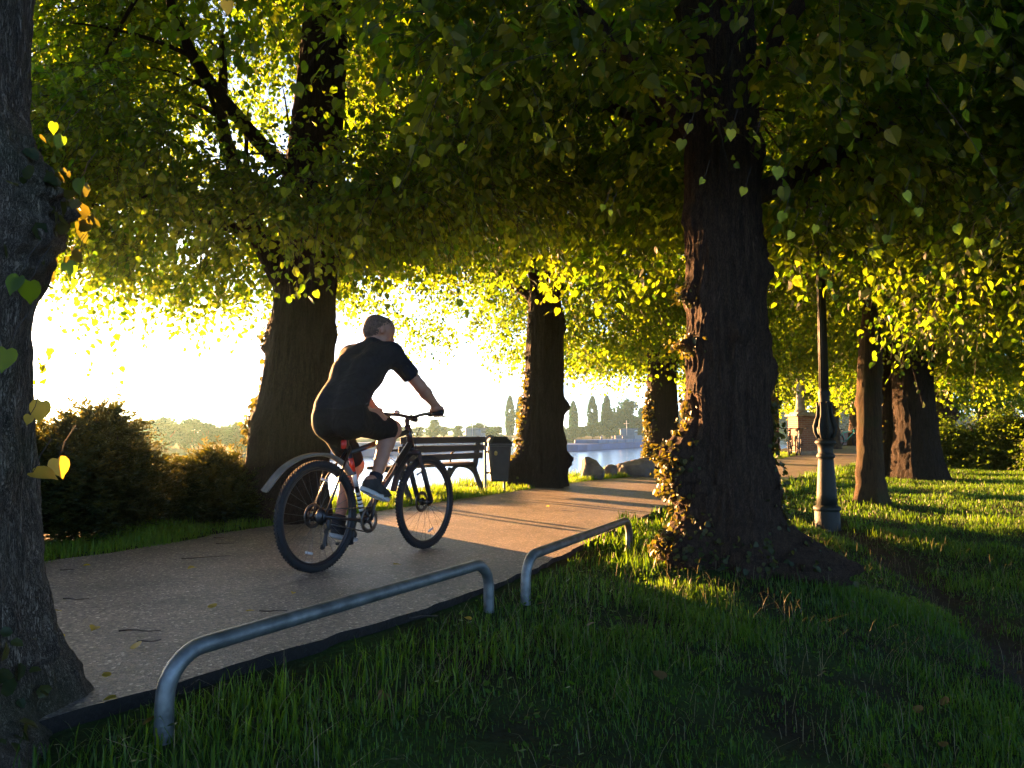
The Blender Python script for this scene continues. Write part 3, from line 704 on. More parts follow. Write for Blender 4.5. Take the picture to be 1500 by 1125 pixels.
tC, infoC = tree('dark trunk beside the litter bin, wide flared foot on the verge', (0.50, 12.75), 0.32, 8.0,
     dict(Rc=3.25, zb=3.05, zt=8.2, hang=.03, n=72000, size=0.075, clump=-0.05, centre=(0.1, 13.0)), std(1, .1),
     lean=(0.01, 0), taper=.5, mat='bark_shaded', burls=[(R(0), 1.35, .10, .14, .12), (R(-10), 0.75, .05, .14, .1), (R(5), .45, .12, .16, .15), (R(190), .3, .2, .16, .2)], flare=0.95, fh=0.5, seed=7, nth=90, dz=.04,
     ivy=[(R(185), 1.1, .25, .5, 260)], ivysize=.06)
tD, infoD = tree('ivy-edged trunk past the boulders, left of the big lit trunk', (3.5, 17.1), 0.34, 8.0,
     dict(Rc=3.8, zb=2.6, zt=9.0, n=54000, size=0.085, centre=(3.2, 17.3)), std(3, .1), lean=(-.02, 0), mat='bark_shaded', flare=.6, seed=9, nth=64,
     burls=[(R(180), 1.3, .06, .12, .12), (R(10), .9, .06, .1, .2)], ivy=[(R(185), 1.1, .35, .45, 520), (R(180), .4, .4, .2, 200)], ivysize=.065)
tE, infoE = tree('massive burred trunk right of centre, sunlit left edge, roots spreading over turf', (E_POS[0], E_POS[1]), 0.295, 7.0,
     dict(Rc=3.5, zb=2.75, zt=5.6, n=40000, size=0.085, heart=True, centre=(2.6, 6.3), near_clear=1.1), [(2.9, R(190), R(50), 3.0, .1), (2.7, R(20), R(40), 3.4, .1), (3.0, R(70), R(42), 3.2, .09), (3.2, R(120), R(40), 3.0, .09), (3.3, R(330), R(45), 2.8, .08)],
     lean=(0.004, 0.0), flare=0.62, fh=0.30, seed=12, nburl=34, nth=240, dz=0.018, ridge=0.024,
     burls=[(R(190), 1.98, .07, .10, .07), (R(185), 1.60, .10, .14, .06), (R(190), 2.6, .05, .1, .1), (R(185), .80, .17, .14, .14), (R(200), .55, .16, .16, .14), (R(5), 1.42, .08, .12, .15), (R(-5), .98, .02, .14, .12), (R(0), 2.35, .05, .12, .12), (R(200), .1, .18, .2, .16), (R(-15), .55, .05, .16, .2), (R(-40), -.05, .24, .10, .18), (R(-12), .0, .30, .12, .20), (R(-75), .02, .14, .10, .2)],
     ivy=[(R(195), .62, .26, .14, 260), (R(205), .15, .35, .12, 200), (R(190), 1.6, .2, .05, 70), (R(188), 1.0, .16, .16, 90), (R(0), .95, .16, .16, 150), (R(-10), .35, .3, .18, 160), (R(190), 2.0, .2, .05, 50), (R(280), .05, .6, .08, 120)], ivysize=.042)
tF, infoF = tree('slim leaning trunk right of the lamp post, orange light down its left side', (5.02, 10.75), 0.165, 6.5,
     dict(Rc=2.6, zb=2.9, zt=7.0, n=32000, size=0.075, centre=(5.8, 10.9)), std(4, .05), lean=(0.075, 0.0), flare=.5, fh=.25, seed=14, nth=64, dz=.04, ridge=.009, mat='bark_moss', taper=.3, kink=.04, nburl=6,
     burls=[(R(185), .45, .03, .1, .1), (R(0), 1.9, .03, .1, .1), (R(180), 1.5, .02, .08, .06)])
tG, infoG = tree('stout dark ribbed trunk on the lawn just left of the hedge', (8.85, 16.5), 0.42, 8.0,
     dict(Rc=3.9, zb=2.7, zt=8.5, n=56000, size=0.09, centre=(9.1, 16.2)), std(5, .11), mat='bark_shaded', flare=.5, seed=16, nth=90, dz=.05, ridge=.028)
tG2, infoG2 = tree('narrow shaggy reddish trunk pressed against the stout ribbed one', (8.35, 17.0), 0.2, 7.5,
     dict(Rc=2.0, zb=3.2, zt=8.0, n=9000, size=0.095), std(2, .05)[:3], flare=.5, seed=18, nth=48, dz=.05, ridge=.03, lean=(.03, 0),
     ivy=[(R(190), 1.2, .5, .7, 260)], ivysize=.07)
tH, infoH = tree('knobbly trunk with a bulging burr rising from the sunlit end of the hedge', (14.4, 25.3), 0.34, 8.0,
     dict(Rc=4.2, zb=2.5, zt=9.5, n=34000, size=0.13, stems=False), std(6, .1), flare=.4, seed=21, nth=56, dz=.06,
     burls=[(R(0), 1.5, .3, .25, .25), (R(185), 1.7, .15, .2, .2), (R(10), 1.0, .18, .2, .2)], ivy=[(R(190), 1.2, .5, .4, 240)], ivysize=.09)
tI, infoI = tree('pale distant trunk behind the turquoise bicycle', (20.6, 45.2), 0.33, 8.5,
     dict(Rc=4.4, zb=2.6, zt=10, n=22000, size=0.17, stems=False), std(7, .1), flare=.5, seed=23, nth=40, dz=.08)
tJ, infoJ = tree('distant trunk half hidden behind the ornate lamp post', (16.0, 37.6), 0.3, 8.5,
     dict(Rc=4.4, zb=2.7, zt=10, n=24000, size=0.16, stems=False), std(8, .1), flare=.5, seed=25, nth=40, dz=.08)
tK, infoK = tree('faint distant trunk above the hedge near the right edge', (25.2, 40.0), 0.34, 8.5,
     dict(Rc=4.6, zb=2.5, zt=10, n=22000, size=0.17, stems=False), std(9, .1), flare=.5, seed=27, nth=40, dz=.08)
tL, infoL = tree('tree mostly hidden behind the massive burred trunk, only its leaves showing', (6.75, 22.6), 0.33, 8.5,
     dict(Rc=4.0, zb=3.1, zt=9.5, n=38000, size=0.11, stems=False), std(2, .1), flare=.5, seed=29, nth=40, dz=.08)
tN, infoN = tree('tree just outside the right edge whose shaded leaves hang over the lawn', (13.2, 17.2), 0.35, 8.5,
     dict(Rc=4.2, zb=2.6, zt=9.5, n=44000, size=0.1, stems=False), std(3, .1), flare=.5, seed=31, nth=48, dz=.07)
tP, infoP = tree('tree beyond the right edge with leafy boughs reaching in over the near lawn', (6.9, 6.2), 0.33, 7.5,
     dict(Rc=3.3, zb=2.25, zt=6.4, n=56000, size=0.062, heart=True, stems=True, near_clear=.6), std(6, .09), flare=.5, seed=33, nth=48, dz=.07)
tQ, infoQ = tree('far avenue tree whose low leaves glow over the brick pillar', (11.6, 33.6), 0.3, 8.5,
     dict(Rc=4.2, zb=3.1, zt=9.5, n=26000, size=0.15, stems=False, centre=(12.6, 34.5)), std(5, .1), flare=.5, seed=35, nth=40, dz=.08)

# single large leaves close to the lens, on shoots of the nearest trees
def near_leaves(root, specs, name='leaf', mat='leaf_near'):
    lx = root.location
    for (px, py, dep, L, ax, nm, tint) in specs:
        g = Geo(); p = at(px, py, dep) - np.array(lx)
        leaf_geo(g, p[None], np.array([ax], float), np.array([nm], float), np.array([L]), np.array([tint]), heart=True, wide=.92)
        st = p + np.array([.02, 0, .05]); g.tube(np.array([p, (p + st) / 2 + [.004, 0, 0], st, st + [.02, 0.02, .05]]), .0012, 4, m=1)
        g.build(name, [M[mat], M['twig']], root, attr='tint')
rn = random.Random(4)
spr = []
for (px, py, dep, L) in [(28, 405, 1.9, .052), (44, 412, 1.95, .06), (118, 262, 2.3, .055), (98, 385, 2.4, .05), (112, 372, 2.5, .045), (92, 200, 2.3, .045), (10, 512, 1.9, .06), (80, 180, 2.5, .04)]:
    spr.append((px, py, dep, L, (rn.uniform(-.6, .6), rn.uniform(-.3, .3), -1), (rn.uniform(-.5, .5), -1, rn.uniform(-.2, .6)), rn.uniform(.2, .8)))
near_leaves(tA, spr)
near_leaves(tA, [(62, 588, 2.25, .065, (-.15, 0, -1), (.2, -1, .1), .8), (84, 672, 2.25, .06, (.25, .1, -1), (.5, -1, .2), .5), (48, 692, 2.2, .07, (1, .1, -.25), (.1, -.5, 1), .5), (44, 608, 2.2, .03, (-.3, 0, -1), (.3, -1, 0), .7)], 'dead_leaf', 'leaf_dry')
spr = []
for (px, py, dep, L) in [(1138, 245, 3.4, .085), (1000, 205, 3.2, .07), (1090, 275, 3.5, .06), (1148, 312, 3.3, .07), (1010, 182, 3.3, .06), (680, 212, 3.2, .065), (885, 300, 3.5, .05), (893, 308, 3.6, .045), (1030, 262, 3.6, .05),
                         (1325, 282, 3.4, .075), (1345, 305, 3.5, .065), (1208, 395, 3.3, .06), (1215, 412, 3.4, .06), (1225, 432, 3.4, .045), (1365, 465, 4.0, .055), (1355, 470, 4.0, .05), (1300, 345, 3.5, .06), (1400, 330, 3.6, .07), (1420, 350, 3.7, .07), (1460, 352, 3.6, .06), (1380, 400, 3.9, .05), (1160, 340, 3.4, .06), (1195, 330, 3.5, .06), (1070, 190, 3.2, .07), (1105, 200, 3.3, .06)]:
    spr.append((px, py, dep, L * .72, (rn.uniform(-.7, .7), rn.uniform(-.3, .3), -1), (rn.uniform(-.6, .6), -1, rn.uniform(-.4, .5)), rn.uniform(.2, .9)))
near_leaves(tE, spr)
near_leaves(tE, [(333, 2, 2.6, .05, (.05, 0, -1), (.2, -1, .1), .9)], 'yellow_leaf', 'leaf_dry')
# ================================================================== BICYCLES
M['rubber'] = simple('tyre_rubber', (0.012, 0.012, 0.012), 0.8, scale=40, bump=.002, bscale=220)
M['black'] = simple('black_paint', (0.012, 0.012, 0.014), 0.35, scale=8)
M['black_plastic'] = simple('black_plastic', (0.018, 0.018, 0.018), 0.55, scale=12)
M['guard'] = simple('highlit_mudguard_plastic', (0.16, 0.15, 0.14), 0.35, scale=10)  # dark guard coloured grey to carry the sun and sky reflection along its top
M['steel'] = simple('dull_steel', (0.10, 0.097, 0.094), 0.4, 1.0, scale=14, var=.2)
M['alu'] = simple('brushed_aluminium', (0.5, 0.49, 0.47), 0.3, 1.0, scale=20, var=.12)
M['white'] = simple('white_paint', (0.75, 0.75, 0.72), 0.45, scale=3, var=.08)
M['red'] = simple('red_reflector', (0.45, 0.025, 0.015), 0.25, scale=60, var=.2)
M['turquoise'] = simple('turquoise_paint', (0.02, 0.42, 0.33), 0.35, scale=6, var=.1)
M['silver_paint'] = simple('pale_silver_paint', (0.55, 0.53, 0.48), 0.35, scale=6, var=.1)
M['lamp_lens'] = simple('clear_lens', (0.6, 0.6, 0.58), 0.15, var=.05)
M['brown'] = simple('brown_wicker', (0.20, 0.12, 0.06), 0.8, scale=60, var=.5, bump=.004, bscale=120)
def torus(g, c, Rm, r, nu=56, nv=10, m=0, sx=1.0):
    u, v = np.meshgrid(np.linspace(0, 2 * np.pi, nu, endpoint=False), np.linspace(0, 2 * np.pi, nv, endpoint=False), indexing='ij')
    rr = Rm + r * np.cos(v)
    V = np.stack([c[0] + rr * np.cos(u), c[1] + r * sx * np.sin(v), c[2] + rr * np.sin(u)], -1).reshape(-1, 3)
    ii = np.arange(nu * nv).reshape(nu, nv); a = np.roll(ii, -1, 0); b = np.roll(ii, -1, 1); ab = np.roll(a, -1, 1)
    return g.add(V, np.stack([ii, a, ab, b], -1).reshape(-1, 4), m=m)
def disc(g, c, r, w, n=24, m=0, hole=0.0):
    a = np.linspace(0, 2 * np.pi, n, endpoint=False); V = []
    for y, rr in ((-w / 2, hole), (-w / 2, r), (w / 2, r), (w / 2, hole)):
        V.append(np.stack([c[0] + rr * np.cos(a), np.full(n, c[1] + y), c[2] + rr * np.sin(a)], 1))
    ii = np.arange(4 * n).reshape(4, n); jj = np.roll(ii, -1, 1); kk = np.roll(ii, -1, 0); kj = np.roll(jj, -1, 0)
    return g.add(np.concatenate(V), np.stack([ii, jj, kj, kk], -1).reshape(-1, 4), m=m)
def wheel(root, c, Rw=.355, spokes=28, rot=0.0, disc_brake=True):
    g = Geo(); torus(g, c, Rw - .052, .011, 64, 8, sx=1.1)
    w = g.build('wheel', M['black'], root)
    g = Geo(); torus(g, c, Rw - .025, .025, 72, 12)
    kn = 90                                                   # knobbly tread
    for k in range(kn):
        a = 2 * np.pi * k / kn
        for sy in (-1, 1):
            d = np.array([math.cos(a), 0, math.sin(a)]); g.box(np.array(c) + d * (Rw - .002) + [0, sy * .010, 0], (.006, .010, .012), np.stack([d, [0, 1, 0], np.cross(d, [0, 1, 0])], 1))
    g.build('tyre', M['rubber'], w)
    g = Geo()
    for k in range(spokes):
        a = 2 * np.pi * k / spokes + rot; b = a + (.42 if k % 4 < 2 else -.42); s = .024 if k % 2 else -.024
        g.tube([[c[0] + .026 * math.cos(b), s, c[2] + .026 * math.sin(b)], [c[0] + (Rw - .06) * math.cos(a), 0, c[2] + (Rw - .06) * math.sin(a)]], .0014, 4, caps=False)
    g.build('spoke_set', M['steel'], w)
    g = Geo(); g.tube([[c[0], -.06, c[2]], [c[0], -.03, c[2]], [c[0], .03, c[2]], [c[0], .06, c[2]]], [.010, .018, .018, .010], 14)
    disc(g, (c[0], -.028, c[2]), .03, .004); disc(g, (c[0], .028, c[2]), .03, .004)
    g.build('hub', M['steel'], w)
    if disc_brake:
        g = Geo(); disc(g, (c[0], .04, c[2]), .08, .003, 36, hole=.055); disc(g, (c[0], .04, c[2]), .03, .003, 20)
        for k in range(5):
            a = k * 1.2566; g.bar([c[0] + .025 * math.cos(a), .04, c[2] + .025 * math.sin(a)], [c[0] + .06 * math.cos(a + .3), .04, c[2] + .06 * math.sin(a + .3)], .002, .008, (0, 1, 0))
        g.build('brake_disc', M['steel'], w)
    for k, a in enumerate((rot + 1.0, rot + 1.0 + np.pi)):
        g = Geo(); r = Rw - .12; d = np.array([math.cos(a), 0, math.sin(a)]); g.box(np.array(c) + d * r + [0, 0.008, 0], (.016, .008, .07), np.stack([d, [0, 1, 0], np.cross(d, [0, 1, 0])], 1), .003); g.build('reflector', M['lamp_lens'], w)
    return w
def strip(g, pts, w, th=.004, m=0):        # curved U-section mudguard along pts in the X-Z plane
    P = catmull(pts, 8); n = len(P); t = np.gradient(P, axis=0); t /= np.linalg.norm(t, axis=1)[:, None]; nr = np.c_[-t[:, 2], 0 * t[:, 0], t[:, 0]]
    sec = [(-1, -.5), (-.75, -.1), (0, .12), (.75, -.1), (1, -.5), (1, -.5 - th / w * 2), (.7, -.28), (0, -.05), (-.7, -.28), (-1, -.5 - th / w * 2)]
    V = np.stack([P + nr * (b * w / 2) + np.array([0, 1, 0]) * (a * w / 2) for a, b in sec], 1); k = len(sec)
    ii = np.arange(n * k).reshape(n, k); jj = np.roll(ii, -1, 1); g.add(V.reshape(-1, 3), np.stack([ii[:-1], ii[1:], jj[1:], jj[:-1]], -1).reshape(-1, 4), m=m)
BB = np.array([.44, 0, .29]); FA = np.array([1.16, 0, .355]); RA = np.array([0, 0, .355])
def bicycle(label, loc, rz, frame_mat, crank_a, full=True, guards=True, group=None, basket=False, accents=True):
    t = thing('bicycle', label, 'bicycle', loc, rz, group)
    ST = np.array([.275, 0, .80]); HT = np.array([.925, 0, .93]); HB = np.array([.968, 0, .79])
    f = Geo()
    f.tube([BB, ST], .0165, 14); f.tube([BB + [.01, 0, .02], HB + [-.012, 0, .02]], [.026, .023], 16); f.tube([ST - [-.01, 0, .05], HT + [.012, 0, -.03]], [.017, .020], 14)
    f.tube([HT + [-.004, 0, .012], HB + [.004, 0, -.012]], .024, 16); f.tube([BB - [0, .04, 0], BB + [0, .04, 0]], .024, 16)
    for s in (-1, 1):
        f.tube([BB + [-.02, s * .03, 0], [.2, s * .055, .32], RA + [0, s * .066, 0]], .010, 10); f.tube([ST + [.0, s * .015, -.03], [.14, s * .055, .60], RA + [0, s * .066, 0]], .008, 10)
        f.box(RA + [0.0, s * .066, .0], (.04, .008, .05), bev=.003)
    fr = f.build('frame', frame_mat, t)
    if accents:
        def band(name, a, b, r, mm):
            g = Geo(); g.tube([BB + (ST - BB) * a, BB + (ST - BB) * b], r, 14); g.build(name, mm, fr)
        band('red_band', .66, .84, .0172, M['red']); band('white_band', .46, .62, .0172, M['white'])
        for k in range(5): band('white_mark', .12 + k * .055, .155 + k * .055, .0171, M['white'])
    k = Geo(); k.tube([HB, HB + [.012, 0, -.04]], .022, 12); k.box((HB[0] + .016, 0, HB[2] - .05), (.05, .15, .045), bev=.012)
    d = (FA + [-.02, 0, .02]) - (HB + [.016, 0, -.05])
    for s in (-1, 1):
        a = HB + [.016, s * .062, -.05]; b = FA + [-.02, s * .062, .02]
        k.tube([a, a + (b - a) * .36, a + (b - a) * .37, b], [.015, .015, .021, .018], 12); k.tube([b, FA + [0, s * .055, 0]], [.018, .012], 10)
    k.tube([a + (b - a) * .42, a + (b - a) * .42 + [.05, .062, .0], a + (b - a) * .42 + [0, .124, 0]], .012, 8)
    k.build('fork', M['black_plastic'], t)
    h = Geo(); st = HT + [-.012, 0, .055]; h.tube([HT, st], .018, 12); h.tube([st, st + [.06, 0, .025]], .018, 12); c = st + [.06, 0, .025]
    bar = catmull([c + [-.085, .345, .025], c + [-.06, .22, .022], c + [-.02, .10, .012], c + [0, .03, 0], c + [0, -.03, 0], c + [-.02, -.10, .012], c + [-.06, -.22, .022], c + [-.085, -.345, .025]], 6); h.tube(bar, .0125, 12)
    hb = h.build('handlebar', M['black'], t)
    for s in (-1, 1):
        g = Geo(); g.tube([c + [-.060, s * .225, .022], c + [-.085, s * .345, .025]], [.0165, .0165], 14); g.build('grip', M['rubber'], hb)
        if full:
            g = Geo(); p = c + [-.05, s * .20, .02]; g.box(p + [.015, 0, -.012], (.04, .03, .025), bev=.006); g.tube([p + [.02, 0, -.01], p + [.05, s * .03, -.015], p + [.045, s * .13, -.025]], [.006, .006, .005], 8); g.build('brake_lever', M['black_plastic'], hb)
            g = Geo(); g.tube(catmull([p + [.02, 0, 0], p + [.09, -s * .07, .01], HB + [.05, s * .01, .06], HB + [.03, s * .03, -.1]], 6), .0025, 5); g.build('brake_cable', M['rubber'], hb)
    if full:
        g = Geo(); p = c + [-.03, .12, .02]; g.lathe([(.0, .0), (.022, .002), (.026, .012), (.022, .024), (.008, .032), (0, .034)], 16, p); g.build('bell', M['alu'], hb)
        g = Geo(); p = c + [.03, .02, -.02]; g.tube([p, p + [.05, 0, 0]], [.018, .022], 14); hl = g.build('headlight', M['black_plastic'], hb)
        g = Geo(); g.tube([p + [.05, 0, 0], p + [.054, 0, 0]], [.020, .018], 14); g.build('lens', M['lamp_lens'], hl)
    g = Geo(); top = np.array([.235, 0, .945]); g.tube([ST - [0, 0, .02], top - [0, 0, .02]], .0135, 12); sp = g.build('seatpost', M['black'], t)
    g = Geo(); S = []
    for i, x in enumerate(np.linspace(-.12, .15, 14)):
        u = (x + .12) / .27; w = .072 * (1 - u) ** .9 + .020 if u > .12 else .085 * (u / .12) ** .5 + .012
        S.append([[x + top[0] - .02, w * math.cos(a), top[2] + .012 + (.020 * math.sin(a) if math.sin(a) > 0 else .034 * math.sin(a)) + .012 * (1 - u) ** 2] for a in np.linspace(0, 2 * np.pi, 14, endpoint=False)])
    V = np.array(S); ii = np.arange(14 * 14).reshape(14, 14); jj = np.roll(ii, -1, 1); g.add(V.reshape(-1, 3), np.stack([ii[:-1], ii[1:], jj[1:], jj[:-1]], -1).reshape(-1, 4), [(0, a, a + 1) for a in range(1, 13)] + [(182, 182 + a + 1, 182 + a) for a in range(1, 13)])
    g.build('saddle', M['black_plastic'], t)
    wheel(t, RA, rot=.3); wheel(t, FA, rot=.9)
    g = Geo(); disc(g, BB + [0, -.05, 0], .085, .005, 40, hole=.06); disc(g, BB + [0, -.05, 0], .025, .01, 20)
    for q in range(4):
        a = crank_a + .6 + q * 1.5708; g.bar(BB + [0, -.05, 0], BB + [math.cos(a) * .066, -.05, math.sin(a) * .066], .006, .016, (0, 1, 0))
    for q in range(36):
        a = q * 2 * np.pi / 36; g.box(BB + [math.cos(a) * .087, -.05, math.sin(a) * .087], (.006, .004, .006), bev=0)
    g.build('chainring', M['steel'], t)
    for s, a in ((-1, crank_a), (1, crank_a + np.pi)):
        e = BB + [math.cos(a) * .172, s * .082, math.sin(a) * .172]
        g = Geo(); g.bar(BB + [0, s * .07, 0], e, .014, .026, (0, 1, 0), bev=.005); cr = g.build('crank', M['black'], t)
        g = Geo(); pc = e + [0, s * .06, 0]; g.tube([e, e + [0, s * .11, 0]], .006, 8)
        for xx in (-.035, .035): g.bar(pc + [xx, -.045, 0], pc + [xx, .045, 0], .016, .020, bev=.004)
        for yy in (-.045, .045): g.bar(pc + [-.04, yy, 0], pc + [.04, yy, 0], .012, .018, bev=.004)
        pd = g.build('pedal', M['black_plastic'], cr)
    g = Geo()
    for z, zz in ((.085, .045), (-.085, -.04)): g.tube([BB + [0, -.052, z], RA + [0, -.052, zz]], .0045, 6)
    g.tube([RA + [0, -.052, -.04], RA + [.025, -.055, -.13], RA + [.03, -.055, -.19]], .0045, 6)
    g.build('chain', M['steel'], t)
    g = Geo()
    for q, r in enumerate((.055, .048, .041, .034, .027)): disc(g, RA + [0, -.036 - q * .005, 0], r, .003, 28, hole=.012)
    g.build('cassette', M['steel'], t)
    g = Geo(); g.box(RA + [.01, -.085, -.05], (.03, .02, .07), bev=.006); g.bar(RA + [.015, -.07, -.08], RA + [-.02, -.07, -.2], .012, .028, (0, 1, 0), bev=.004); disc(g, RA + [.013, -.062, -.095], .018, .006, 14); disc(g, RA + [-.018, -.062, -.19], .018, .006, 14); g.build('derailleur', M['black_plastic'], t)
    if guards:
        g = Geo(); strip(g, [[.29, 0, .60], [.21, 0, .675], [.06, 0, .735], [-.12, 0, .728], [-.29, 0, .66], [-.43, 0, .535]], .062); g.tube([[.27, 0, .64], [.26, 0, .70]], .012, 8); g.build('mudguard', M['guard'], t)
        g = Geo(); strip(g, [[1.02, 0, .735], [.92, 0, .685], [.83, 0, .59], [.775, 0, .46]], .055); g.build('mudguard', M['black_plastic'], t)
    if full:
        g = Geo(); p = BB + (ST - BB) * 1.02 + [-.012, 0, 0]; g.box(p + [-.028, 0, -.0], (.022, .045, .06), bev=.008); g.build('rear_light', M['red'], t)
        g = Geo(); a = BB + (HB - BB) * .45
        for s in (-1, 1): g.tube(catmull([a + [-.05, s * .035, .03], a + [.02, s * .037, .09], a + [.07, s * .037, .15], a + [.10, s * .02, .13]], 5), .003, 6)
        g.tube(catmull([a + [.07, .037, .15], a + [.05, 0, .19], a + [.07, -.037, .15]], 5), .003, 6); g.tube([a + [-.05, .035, .03], a + [-.06, 0, .02], a + [-.05, -.035, .03]], .003, 6); g.build('bottle_cage', M['alu'], t)
    if basket:
        g = Geo(); g.lathe([(.10, .0), (.15, .22), (.155, .225), (.14, .222), (.095, .01)], 20, (1.08, 0, .80)); g.build('basket', M['brown'], t)
    return t
BIKE_LOC = (-1.246, 4.86, -0.013); BIKE_RZ = R(60.1)
bicycle('dark trekking bicycle the man is riding, long rear mudguard and knobbly tyres', BIKE_LOC, BIKE_RZ, M['black'], R(80))

# ================================================================== THE RIDER (same local axes as the bicycle: x forward, y left)
M['skin'] = simple('skin', (0.34, 0.165, 0.10), 0.6, scale=18, var=.12, bump=.001, bscale=150)
M['hair'] = simple('short_dark_hair', (0.11, 0.066, 0.045), 0.9, scale=90, var=.5, bump=.003, bscale=300)
def cloth_mat(name, col, folds=0.012):
    m = simple(name, col, 0.85, scale=30, var=.18, spec=.2)
    nt = m.node_tree; N = nt.nodes; L = nt.links; b = N['Principled BSDF']
    tc = N.new('ShaderNodeTexCoord'); n1 = N.new('ShaderNodeTexNoise'); n1.inputs['Scale'].default_value = 9; n1.inputs['Detail'].default_value = 3; n1.inputs['Distortion'].default_value = 1.2
    n2 = N.new('ShaderNodeTexNoise'); n2.inputs['Scale'].default_value = 420
    L.new(tc.outputs['Object'], n1.inputs['Vector']); L.new(tc.outputs['Object'], n2.inputs['Vector'])
    ma = N.new('ShaderNodeMath'); ma.operation = 'MULTIPLY_ADD'; ma.inputs[1].default_value = .06; L.new(n2.outputs['Fac'], ma.inputs[0]); L.new(n1.outputs['Fac'], ma.inputs[2])
    bp = N.new('ShaderNodeBump'); bp.inputs['Distance'].default_value = folds; L.new(ma.outputs[0], bp.inputs['Height']); L.new(bp.outputs['Normal'], b.inputs['Normal'])
    return m
M['shirt'] = cloth_mat('navy_shirt_cloth', (0.010, 0.011, 0.015), .02); M['shorts'] = cloth_mat('black_shorts_cloth', (0.008, 0.008, 0.009), .02)
M['sock'] = cloth_mat('dark_sock_knit', (0.02, 0.02, 0.024), .004); M['shoe'] = cloth_mat('grey_shoe_mesh', (0.035, 0.034, 0.033), .004)
M['sole'] = simple('pale_sole_rubber', (0.45, 0.45, 0.43), .6, scale=30, var=.12)
person = thing('person', 'man in dark short-sleeved shirt and black shorts riding a bicycle away along the path', 'person', BIKE_LOC, BIKE_RZ)
HIP = {s: np.array([.205, s * .10, .99]) for s in (-1, 1)}
KNEE = {-1: np.array([.615, -.105, .915]), 1: np.array([.475, .115, .66])}
ANK = {-1: np.array([.385, -.135, .555]), 1: np.array([.335, .14, .265])}
SHO = {s: np.array([.50, s * .185, 1.435]) for s in (-1, 1)}
ELB = {s: np.array([.70, s * .285, 1.215]) for s in (-1, 1)}
WRI = {s: np.array([.885, s * .295, 1.075]) for s in (-1, 1)}
def arms(S, grow=0.0, lower=True):
    for s in (-1, 1):
        m1 = SHO[s] + (ELB[s] - SHO[s]) * .45 + [.0, 0, .008]
        S.cap(SHO[s], m1, .058 + grow, .052 + grow, .03); S.cap(m1, ELB[s], .052 + grow, .041 + grow, .02)
        if lower:
            m2 = ELB[s] + (WRI[s] - ELB[s]) * .3; S.cap(ELB[s], m2, .040, .043, .02); S.cap(m2, WRI[s], .043, .027, .02)
def torso(S, grow=0.0):
    for s in (-1, 1):
        S.cap([.215, s * .060, 1.0], [.240, s * .060, 1.13], .100 + grow, .096 + grow, .05)
        S.cap([.240, s * .060, 1.13], [.362, s * .072, 1.30], .096 + grow, .102 + grow, .05)
        S.cap([.362, s * .078, 1.30], [.46, s * .095, 1.41], .102 + grow, .080 + grow, .06)
        S.cap([.47, s * .06, 1.435], SHO[s], .070 + grow, .056 + grow, .05)
        S.cap([.515, 0, 1.485], SHO[s] + [0, 0, .012], .052 + grow, .045 + grow, .04)
        S.cap([.40, s * .12, 1.355], SHO[s] + [-.02, -s * .01, -.01], .070 + grow, .066 + grow, .05)
        S.cap(HIP[s] + [-.02, -s * .01, -.02], HIP[s] + [-.02, -s * .01, .06], .098 + grow, .092 + grow, .06)
def thighs(S, grow=0.0):
    for s in (-1, 1):
        m = HIP[s] + (KNEE[s] - HIP[s]) * .5 + [0, 0, .012]
        S.cap(HIP[s], m, .098 + grow, .082 + grow, .05); S.cap(m, KNEE[s], .082 + grow, .058 + grow, .03)
HC = np.array([.578, -.010, 1.612])                           # head, turned a little to the right
yaw = R(-26); HF = np.array([math.cos(yaw), math.sin(yaw), -.24]); HF /= np.linalg.norm(HF); HL = np.array([-math.sin(yaw), math.cos(yaw), 0]); HU = np.cross(HF, HL)
def hp(f, l, u): return HC + HF * f + HL * l + HU * u
S = Sdf((-.06, -.50, .10), (1.10, .50, 1.82), .0075)
torso(S); thighs(S); arms(S)
S.cap([.49, 0, 1.44], hp(-.04, 0, -.075), .062, .054, .04)
S.cap(hp(-.035, 0, .025), hp(.02, 0, .03), .088, .083, .03); S.cap(hp(.02, 0, -.01), hp(.045, 0, -.075), .068, .042, .05)
for l in (-.018, .018): S.cap(hp(.055, l, -.085), hp(.02, l * 2.6, -.07), .024, .026, .03)
S.cap(hp(.09, 0, .005), hp(.112, 0, -.03), .010, .014, .014); S.cap(hp(.088, 0, .022), hp(.07, 0, .03), .02, .03, .02)
S.cap(hp(.088, -.016, -.058), hp(.088, .016, -.058), .010, .010, .01)
for l in (-1, 1):
    S.cap(hp(.092, l * .034, .004), hp(.092, l * .034, .004), .012, cut=True); S.cap(hp(.080, l * .033, .004), hp(.080, l * .033, .004), .013, .013, .004)
    S.cap(hp(.085, l * .02, .024), hp(.075, l * .05, .022), .009, .008, .012)
    S.cap(hp(-.012, l * .086, .012), hp(-.018, l * .090, -.02), .013, .010, .01, (1.6, .7, 1)); S.cap(hp(-.008, l * .10, 0), hp(-.01, l * .10, -.004), .007, cut=True)
for s in (-1, 1):
    k = KNEE[s]; a = ANK[s]; d = a - k
    S.cap(k, k + d * .28 + [-.022, 0, 0], .055, .058, .03); S.cap(k + d * .28 + [-.022, 0, 0], k + d * .62 + [-.008, 0, 0], .057, .040, .03); S.cap(k + d * .55, a, .042, .034, .03)
    S.cap(k + [.016, 0, .004], k + [.02, 0, -.02], .042, .038, .03)
FOOT = {-1: (np.array([.30, -.135, .545]), np.array([.515, -.145, .455])), 1: (np.array([.30, .14, .225]), np.array([.515, .15, .165]))}
for s in (-1, 1): S.cap(FOOT[s][0] + [0.03, 0, .01], FOOT[s][1] - [.03, 0, 0], .03, .026, .03); S.cap(ANK[s], FOOT[s][0] + [.05, 0, .02], .034, .034, .03)
